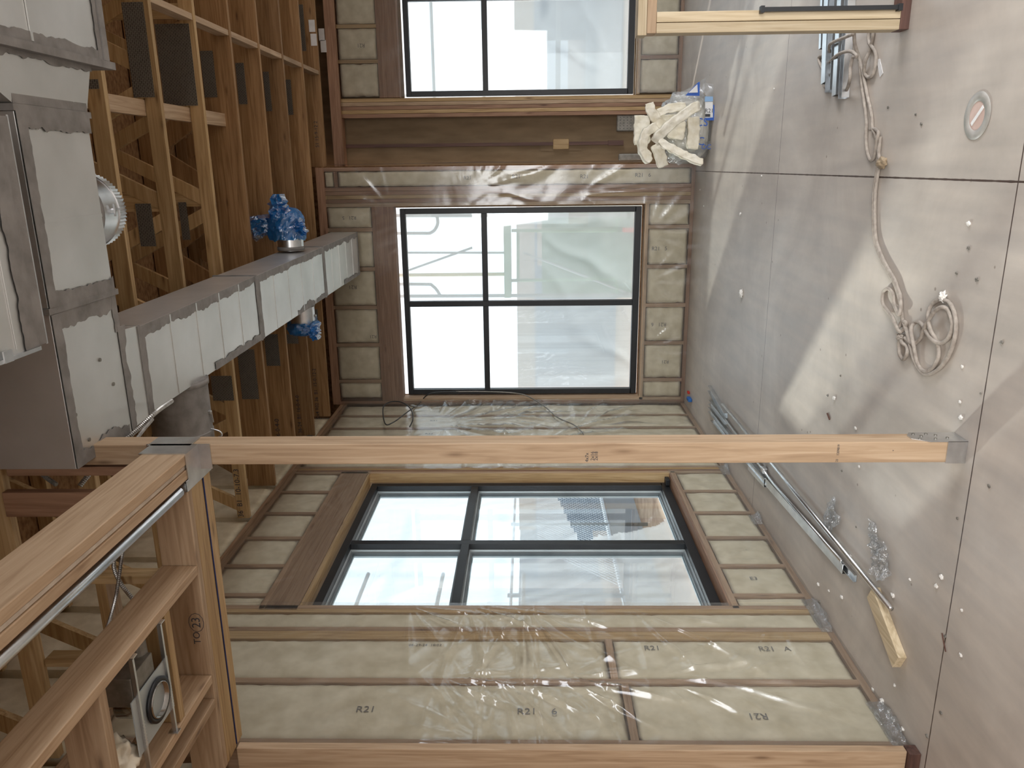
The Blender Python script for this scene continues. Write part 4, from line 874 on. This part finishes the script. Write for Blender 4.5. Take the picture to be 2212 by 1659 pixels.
# ------------------------------------------------------------------ things on the floor
def F0(x, y, h=0): return W(x, y, 2, h)
cg = 'thin steel conduits lying along the left wall'
pipe('floor_conduit', [F0(1561, 873, .03), F0(1925, 1315, .03)], .0125, ZINC, 'longest steel conduit, its open end near the wood offcut', 'conduit', g=cg)
pipe('floor_conduit', [F0(1567, 906, .014), F0(1672, 1046, .014), F0(1818, 1212, .014)], .010, ZINC, 'thinner conduit tucked between the long one and the channels', 'conduit', g=cg)
def channel(p, q, w, h, lab, g='steel channels on the floor by the left wall', flip=False, nm='steel_channel', z=0, t=.0022):
    p, q = V(p), V(q); p.z = q.z = z; d = (q-p).normalized(); s = V((d.y, -d.x, 0)); mb = MB()
    def sl(a, b, c, e):
        P = [p+s*x+V((0, 0, y)) for x, y in ((a, c), (b, c), (b, e), (a, e))]; mb.prism(P, q-p)
    if not flip: sl(-w/2, w/2, .0008, t); sl(-w/2, -w/2+t, t, h); sl(w/2-t, w/2, t, h)
    else: sl(-w/2, w/2, h-t, h); sl(-w/2, -w/2+t, .0008, h-t); sl(w/2-t, w/2, .0008, h-t)
    return tagp(mb.build(nm, ZINC), lab, 'channel', g)
channel(F0(1536, 838), F0(1572, 898), .05, .035, 'short channel poking out farthest toward the back wall')
channel(F0(1537, 868), F0(1572, 912), .04, .03, 'channel stub beside the farthest one')
channel(F0(1536, 884), F0(1588, 950), .04, .03, 'middle channel stub of the far cluster')
channel(F0(1542, 903), F0(1660, 1040), .045, .03, 'channel ending behind the post, next to the wall')
channel(F0(1622, 1006), F0(1657, 1044), .06, .022, 'broad flat channel piece just past the post', flip=True)
channel(F0(1659, 1040), F0(1828, 1230), .055, .02, 'long broad white-looking channel left of the post', flip=True)
channel(F0(1815, 1210), F0(1851, 1250), .04, .016, 'narrow channel end slid out under the broad one', z=.0)
mb = MB(); p = F0(1650, 1015, .02); mb.box(p-V((.02, .03, .019)), p+V((.02, .03, .015))); tagp(mb.build('conduit_coupling', ZINC, bevel=.005), 'small steel coupling among the conduits by the post', 'coupling')
for i, (a, b, w, z, lab) in enumerate((((2.93, -3.48), (4.6, -3.22), .06, 0, 'channel under the cord with its end toward the camera left'), ((2.88, -3.56), (4.6, -3.34), .07, 0, 'wide dark channel in the cord bundle'), ((2.85, -3.66), (4.6, -3.47), .055, 0, 'shiny channel in the middle of the cord bundle'), ((2.83, -3.75), (4.6, -3.60), .05, 0, 'last narrow channel of the cord bundle'), ((3.12, -3.38), (4.6, -3.14), .03, .0, 'thin bright strip at the back of the cord bundle'))):
    channel((a[0], a[1], 0), (b[0], b[1], 0), w, .04, lab, 'steel channels bundled under the cord', flip=i % 2 == 0)

of = MB(); a, b, c, d = F0(1881, 1312), F0(1897, 1292), F0(1966, 1432), F0(1941, 1449)
ax_ = ((d+c)/2-(a+b)/2); L = ax_.length; ax_.normalize(); sd = V((ax_.y, -ax_.x, 0)); c0 = (a+b)/2
c0 = V((.50, -4.74, 0)); c1 = V((.335, -5.06, 0)); ax_ = (c1-c0).normalized(); sd = V((ax_.y, -ax_.x, 0)); L = .36
P = [c0+sd*x+V((0, 0, z)) for x, z in ((-.0445, .0005), (.0445, .0005), (.0445, .039), (-.0445, .039))]; of.prism(P, ax_*L)
ofo = of.build('wood_offcut', PALE[1], bevel=.002); tagp(ofo, 'short pale lumber offcut lying on the floor near the left wall', 'wood offcut')

dr = empty('floor_cover', F0(2112, 250), 'round pinkish floor box cover set in the concrete', 'floor cover')
c = F0(2112, 250); mb = MB(); ring(mb, c, .052, .086, .0005, .004, 48); mb.build('cover_rim', noisy('rim_grey', (.30, .29, .265), (.42, .40, .37), 20, .5), dr, True)
mb = MB(); mb.tube([c+V((0, 0, .0005)), c+V((0, 0, .002))], .052, 40); mb.build('cover_disc', PINK, dr)
mb = MB(); mb.bar(c+V((-.03, .03, .0035)), c+V((.03, -.035, .0035)), .014, .002, side=(0, 0, 1)); mb.build('tape_strip', WHITE, dr)

# cord on the floor
def zx(a, b): return (1600+a*.27667, 400+b*.27667)
def zy(a, b): return (1600+a*.27667, b*.27667)
def cord(P, r, lab, f, lifts={}):
    pts = []
    for i, (a, b) in enumerate(P): x, y = f(a, b); pts.append(F0(x, y, r+.001+lifts.get(i, 0)))
    mb = MB(); mb.tube(smoothpts(pts, 7), r, 10); return tagp(mb.build('extension_cord', CABLE, smooth=True), lab, 'cord', 'dusty extension cord on the floor')
R_ = .0085
cord([(1090, -380), (1065, -120), (1040, 60), (1036, 220), (1045, 420), (1100, 580), (1190, 740), (1245, 900), (1262, 1040), (1300, 1150), (1330, 1280), (1370, 1400), (1440, 1480), (1540, 1440), (1620, 1340), (1670, 1200), (1680, 1060), (1640, 930), (1560, 893), (1492, 935), (1462, 1020), (1482, 1130), (1532, 1220), (1545, 1330), (1500, 1430), (1440, 1455), (1385, 1400), (1350, 1250), (1330, 1130), (1362, 1072), (1412, 1082), (1452, 1150), (1500, 1210), (1570, 1232), (1630, 1180), (1652, 1080), (1622, 980), (1572, 952), (1510, 990), (1440, 1100), (1400, 1200), (1340, 1238), (1280, 1190)], R_, 'main dusty cord running across the floor into the big coil', zx, {20: .012, 21: .014, 27: .012, 28: .014, 31: .012, 32: .014, 37: .014, 38: .016, 39: .014})
cord([(1078, -130), (1062, -30), (1052, 60), (1048, 220), (1058, 420), (1112, 575), (1200, 735), (1225, 800), (1250, 880), (1240, 1010), (1200, 930), (1190, 850), (1150, 808), (1112, 840), (1108, 920), (1150, 985), (1185, 1030), (1228, 1130), (1262, 1140), (1292, 1080), (1262, 1065), (1235, 1110)], R_, 'second strand of the cord with the small loops', zx, {9: .016, 16: .012, 17: .016})
cord([(1240, 1195), (1238, 1300), (1270, 1360), (1300, 1310), (1296, 1260), (1262, 1232), (1248, 1190)], R_, 'tiny cord loop below the knot', zx, {3: .01, 5: .01})
cord([(885, 250), (892, 350), (930, 470), (960, 600), (992, 760), (1020, 880), (1030, 1000), (1055, 1060), (1070, 1150), (1092, 1290)], R_, 'cord strand from the channel bundle to the taped joint', zy, {0: .05, 1: .03})
cord([(930, 480), (945, 650), (968, 820), (982, 960), (978, 1090), (990, 1190), (1015, 1250), (1045, 1215), (1060, 1100), (1075, 1040), (1050, 1008), (1010, 1010)], R_, 'cord strand forming a long narrow loop', zy, {8: .012, 9: .012})
cord([(1000, 240), (1002, 330), (1048, 400), (1056, 480), (1030, 585), (990, 600), (965, 560), (972, 480), (1005, 400), (1030, 290), (1040, 200)], R_, 'cord loop nearest the low framed wall', zy, {7: .012})
cord([(880, 265), (780, 305), (705, 340), (690, 380), (700, 420), (650, 432), (610, 448), (618, 495), (650, 550), (690, 575), (720, 572)], R_, 'cord strand over the channel tops with a far loop', zy, {0: .055, 1: .055, 2: .05, 3: .03})
cord([(690, 560), (690, 500), (740, 440), (810, 405), (870, 405), (905, 440), (875, 450), (858, 520), (852, 620), (820, 715), (770, 752), (735, 735), (732, 680)], R_, 'cord strand arching over the channel ends', zy, {2: .04, 3: .055, 4: .05, 5: .05, 6: .05, 7: .05, 8: .05})
cord([(655, 480), (650, 560), (645, 640), (662, 685), (680, 650), (672, 560), (640, 470)], R_, 'little cord loop beyond the channel ends', zy, {})
blob('taped_joint', F0(1905, 352, .02), .024, .042, .016, TAN, .45, 1.6, 4, 'brown crumpled tape wrapped round the cord joint', 'tape')
blob('cord_end', F0(2037, 641, .012), .020, .014, .012, FOAM, .7, 2.5, 5, 'white frayed end of the cord at the top of the coil', 'cord end')
blob('cord_knot', F0(1944, 728, .014), .014, .024, .013, CABLE, .8, 3, 8, 'knot with white tape between the small cord loops', 'knot')
p = F0(1900, 148); mb = MB(); mb.prism([F0(1894, 128, .001), F0(1901, 127, .001), F0(1908, 158, .001), F0(1901, 167, .001)], (0, 0, .002)); tagp(mb.build('paper_slip', WHITE), 'small white slip on the floor beside the cord', 'paper')

# crinkled film scraps
def scrap(outline, lab, seed, hgt):
    P = [F0(x, y) for x, y in outline]; c = sum(P, V((0, 0, 0)))/len(P); vs = []; fs = []; n = len(P)*5; R = 12
    edge = []
    for i in range(len(P)):
        for k in range(5): edge.append(P[i].lerp(P[(i+1) % len(P)], k/5))
    for r in range(R+1):
        for i in range(n):
            q = c.lerp(edge[i], r/R); j = .0 if r < R else .012*N3(i*1.7, seed)
            vs.append(q+(edge[i]-c).normalized()*j+V((0, 0, .003+hgt*abs(N3(q.x*16, q.y*16, seed))*1.6+hgt*.7*abs(N3(q.x*45, q.y*45, seed)))))
    for r in range(R):
        for i in range(n): fs.append((r*n+i, r*n+(i+1) % n, (r+1)*n+(i+1) % n, (r+1)*n+i))
    o = mesh('film_scrap', vs, fs, SCRAP); return tagp(o, lab, 'plastic scrap', 'clear film scraps on the floor')
scrap([(1808, 1071), (1816, 1110), (1821, 1124), (1810, 1142), (1795, 1154), (1786, 1148), (1782, 1116), (1792, 1092)], 'smaller leaf-shaped clear film scrap nearer the channels', 3, .03)
scrap([(1888, 1118), (1897, 1130), (1903, 1160), (1918, 1168), (1926, 1205), (1931, 1240), (1924, 1254), (1908, 1254), (1894, 1230), (1887, 1195), (1884, 1160), (1882, 1140)], 'longer crinkled clear film scrap near the wood offcut', 7, .035)

# crumbs
cr = [(1848, 925), (1856, 1008), (1802, 860), (1965, 1252), (2033, 1246), (2022, 1266), (1790, 1276), (1818, 1290), (2077, 1318), (2075, 902), (2073, 868), (2078, 792), (2092, 483), (1602, 635), (1645, 380), (1672, 192), (1533, 1060), (1837, 1205), (1767, 1262), (1885, 1490), (1905, 1515), (1918, 1538), (1928, 1555), (1950, 1575), (1932, 1480), (1512, 410), (1520, 445), (1599, 462), (2075, 1415), (1928, 1286)]
cg1 = 'white foam crumbs scattered on the floor'
for i, (x, y) in enumerate(cr):
    s = .004+.005*rnd.random(); blob('foam_crumb', F0(x, y, s*.6), s*1.3, s*1.8, s*.8, FOAM, .6, 2, i, 'small white foam crumb scattered on the concrete floor', 'crumb', cg1)
dk = [(1787, 855), (1818, 1017), (2136, 1050), (2118, 850), (1849, 1138), (2068, 1120), (2002, 1590), (2042, 1375), (1815, 812), (1990, 268), (1918, 232), (2066, 590), (2110, 604), (2092, 536), (1978, 247), (2032, 1540), (2163, 740), (1770, 1300)]
for i, (x, y) in enumerate(dk):
    s = .003+.003*rnd.random(); blob('dirt_crumb', F0(x, y, s*.5), s*1.2, s*1.7, s*.7, PLATE, .6, 2, i+50, 'tiny dark dirt crumb scattered on the concrete floor', 'crumb', 'dark dirt crumbs scattered on the floor')
blob('foam_lump', F0(1601, 634, .01), .028, .018, .012, FOAM, .8, 2.4, 77, 'white foam lump in the middle of the far floor', 'lump')
mb = MB(); mb.tube([F0(2035, 1368, .004), F0(2043, 1408, .004)], .003, 6); tagp(mb.build('wood_splinter', TREAT[1]), 'brown splinter lying across the saw-cut joint', 'splinter')
mb = MB(); mb.tube([F0(1787, 893, .004), F0(1792, 906, .004)], .005, 6); tagp(mb.build('wood_chip', TREAT[1]), 'brown chip on the floor right of the post', 'chip')
mb = MB(); a = F0(1489, 862, .02); mb.box(a-V((.02, .05, .019)), a+V((.015, .05, .02))); tagp(mb.build('tape_roll', BLUET, bevel=.006), 'small blue tape piece in the far left floor corner', 'tape')
mb = MB(); a = F0(1487, 848, .012); mb.box(a-V((.012, .02, .011)), a+V((.012, .03, .01))); tagp(mb.build('red_clip', REDT, bevel=.004), 'tiny red clip beside the blue tape in the corner', 'clip')

# ------------------------------------------------------------------ insulation bag and offcuts
def zb(a, b, Yp): return W(1340+a*.1326, 160+b*.1326, 1, Yp)
# bag
bc = zb(1330, 800, -.45); bg_ = empty('insulation_bag', (bc.x, -.45, 0), 'torn clear insulation bag with blue print on the floor by the recess', 'bag')
bm = bmesh.new(); bmesh.ops.create_icosphere(bm, subdivisions=5, radius=1)
p_lo, p_hi = zb(1590, 700, -.6).z, zb(1000, 700, -.45).z
xa, xb = zb(1300, 1480, -.45).x, zb(1300, 260, -.45).x; cxx = (xa+xb)/2; wxx = (xb-xa)/2
for v in bm.verts:
    c = v.co.copy(); s = 1+.13*noise.noise(c*2.1)+.07*abs(noise.noise(c*6))
    q = V((math.copysign(abs(c.x)**.62, c.x), math.copysign(abs(c.y)**.7, c.y), math.copysign(abs(c.z)**.62, c.z)))*s
    v.co = V((cxx+q.x*wxx*.92, -.42+q.y*.24, max(.004, .20+q.z*.22)))
me = bpy.data.meshes.new('bag_film'); bm.to_mesh(me); me.materials.append(BAGP); o = bpy.data.objects.new('bag_film', me); COL.objects.link(o); adopt(o, bg_)
for v in bm.verts: v.co = V((cxx, -.42, .19))+(v.co-V((cxx, -.42, .19)))*.90
me = bpy.data.meshes.new('wool_filling'); bm.to_mesh(me); me.materials.append(FLUFF); bm.free(); o = bpy.data.objects.new('wool_filling', me); COL.objects.link(o); adopt(o, bg_)
for p in me.polygons: p.use_smooth = True
def patch(par, name, pts, m, Yp=-.70, dz=.004):
    mb = MB(); mb.prism([zb(a, b, Yp) for a, b in pts], (0, .003, 0)); return mb.build(name, m, par)
patch(bg_, 'blue_print', [(1060, 350), (1270, 130), (1295, 130), (1290, 355)], PRINTB, -.66); patch(bg_, 'white_print', [(1110, 305), (1255, 165), (1262, 300)], WHITE, -.664)
patch(bg_, 'blue_print', [(1385, 720), (1510, 705), (1512, 500), (1530, 500), (1532, 755), (1390, 755)], PRINTB, -.68); patch(bg_, 'label_panel', [(1380, 450), (1508, 450), (1508, 712), (1385, 715)], WHITE, -.677)
patch(bg_, 'pale_blue_print', [(1380, 365), (1510, 365), (1508, 445), (1375, 450)], PRINTL, -.68)
text('printed_mark', 'R21', .05, zb(1448, 600, -.70), (0, 0, -1), (1, 0, 0), INK, bg_); text('printed_mark', 'CS', .10, zb(1325, 790, -.70), (0, 0, -1), (1, 0, 0), PRINTB, bg_); text('printed_mark', 'C', .10, zb(1310, 1100, -.70), (0, 0, -1), (1, 0, 0), PRINTB, bg_); text('printed_mark', 'OC', .06, zb(1400, 1190, -.68), (0, 0, -1), (1, 0, 0), PRINTB, bg_)
mb = MB()
for i in range(9): mb.box(zb(1385+i*9, 650, -.684), zb(1389+i*9, 695, -.681))
mb.build('bar_code', INK, bg_)
# corner wings of the torn bag
def wing(pts, par, m, seed, Yp=-.6):
    P = [zb(a, b, Yp) for a, b in pts]; c = sum(P, V((0, 0, 0)))/len(P); n = len(P)*4; e = []
    for i in range(len(P)):
        for k in range(4): e.append(P[i].lerp(P[(i+1) % len(P)], k/4))
    vs = [c.lerp(q, r/8)+V((0, .09*N3(c.lerp(q, r/8).x*9, c.lerp(q, r/8).z*9, seed), 0)) for r in range(9) for q in e]
    mesh('torn_film', vs, [(r*n+i, r*n+(i+1) % n, (r+1)*n+(i+1) % n, (r+1)*n+i) for r in range(8) for i in range(n)], m, par)
wing([(750, 540), (840, 350), (1100, 240), (1290, 120), (1388, 60), (1385, 230), (1330, 380), (1000, 430)], bg_, BAGP, 3)
wing([(1385, 110), (1590, 190), (1575, 330), (1540, 440), (1390, 370), (1350, 250)], bg_, BAGP, 4)
wing([(800, 1370), (1080, 1280), (1300, 1100), (1500, 1100), (1500, 1180), (1230, 1340), (960, 1490)], bg_, BAGP, 5)
# strips of wool
def strip(path, w, t, lab, seed, Yp, twist=0, m=FLUFF, wz=None):
    pts = smoothpts([zb(a, b, Yp+dy) for a, b, dy in path], 9); n = len(pts); vs = []; K = 10
    for i, p in enumerate(pts):
        tg = (pts[min(i+1, n-1)]-pts[max(0, i-1)]).normalized(); s = tg.cross(V((0, 1, 0))).normalized(); nn = s.cross(tg)
        a = twist*i/n; s, nn = s*math.cos(a)+nn*math.sin(a), nn*math.cos(a)-s*math.sin(a)
        ww = w*(1+.10*N3(i*.3, seed))*(.75+.25*min(1, 4*min(i, n-1-i)/n+.5))
        ring_ = [(-1, -1)]+[(-1+2*k/K, -1) for k in range(1, K)]+[(1, -1), (1, 1)]+[(1-2*k/K, 1) for k in range(1, K)]+[(-1, 1)]
        for (u_, v_) in ring_:
            q = p+s*(u_*ww/2)+nn*(v_*t/2); q += V((N3(q.x*22, q.z*22, seed), N3(q.x*18, q.z*18, seed+3), N3(q.x*24, q.z*20, seed+6)))*.010+V((N3(q.x*70, q.z*70, seed), N3(q.x*60, q.z*60, seed+3), N3(q.x*70, q.z*60, seed+6)))*.0035; vs.append(q)
    R2 = len(ring_); fs = [(i*R2+k, i*R2+(k+1) % R2, (i+1)*R2+(k+1) % R2, (i+1)*R2+k) for i in range(n-1) for k in range(R2)]
    fs += [tuple(range(R2))[::-1], tuple((n-1)*R2+k for k in range(R2))]
    o = mesh('wool_offcut', vs, fs, m, smooth=True); return tagp(o, lab, 'insulation', 'torn wool offcuts piled on the bag')
strip([(1270, 520, .05), (1180, 560, 0), (950, 720, -.03), (760, 870, -.04), (640, 990, -.03), (560, 1110, 0)], .085, .04, 'long curved wool strip across the front of the pile', 1, -.86, .3)
strip([(470, 470, 0), (500, 600, 0), (590, 730, .02), (680, 830, .03), (700, 900, .05)], .085, .035, 'wool strip standing up at the top of the pile', 2, -.76)
strip([(350, 680, .05), (350, 900, .05), (350, 1150, .05)], .145, .06, 'squarish wool slab sticking out at the back left', 3, -.62)
strip([(640, 1080, 0), (780, 1180, -.02), (960, 1280, -.03), (1150, 1370, -.02), (1330, 1440, 0)], .065, .035, 'wool tongue drooping toward the floor corner', 4, -.88, .5)
strip([(600, 850, 0), (450, 930, .0), (370, 1080, .0), (370, 1250, 0), (470, 1420, .02)], .080, .05, 'folded wool loop on the left of the pile', 5, -.78, .5)
strip([(560, 1150, 0), (640, 1300, .0), (690, 1500, .02)], .10, .05, 'rounded wool lobe hanging below the loop', 6, -.76)
strip([(1180, 700, 0), (1190, 900, 0), (1170, 1220, 0)], .10, .07, 'blocky wool chunk low on the right of the pile', 7, -.74)
strip([(930, 760, 0), (920, 900, 0), (900, 1060, 0)], .14, .06, 'blocky wool chunk behind the curved strip', 8, -.72)
strip([(620, 640, 0), (800, 560, 0), (1060, 530, 0)], .075, .05, 'wool roll at the upper middle of the pile', 9, -.74)
strip([(520, 760, 0), (800, 760, 0), (1100, 760, 0)], .10, .10, 'hidden wool wad in the heart of the pile', 10, -.60)
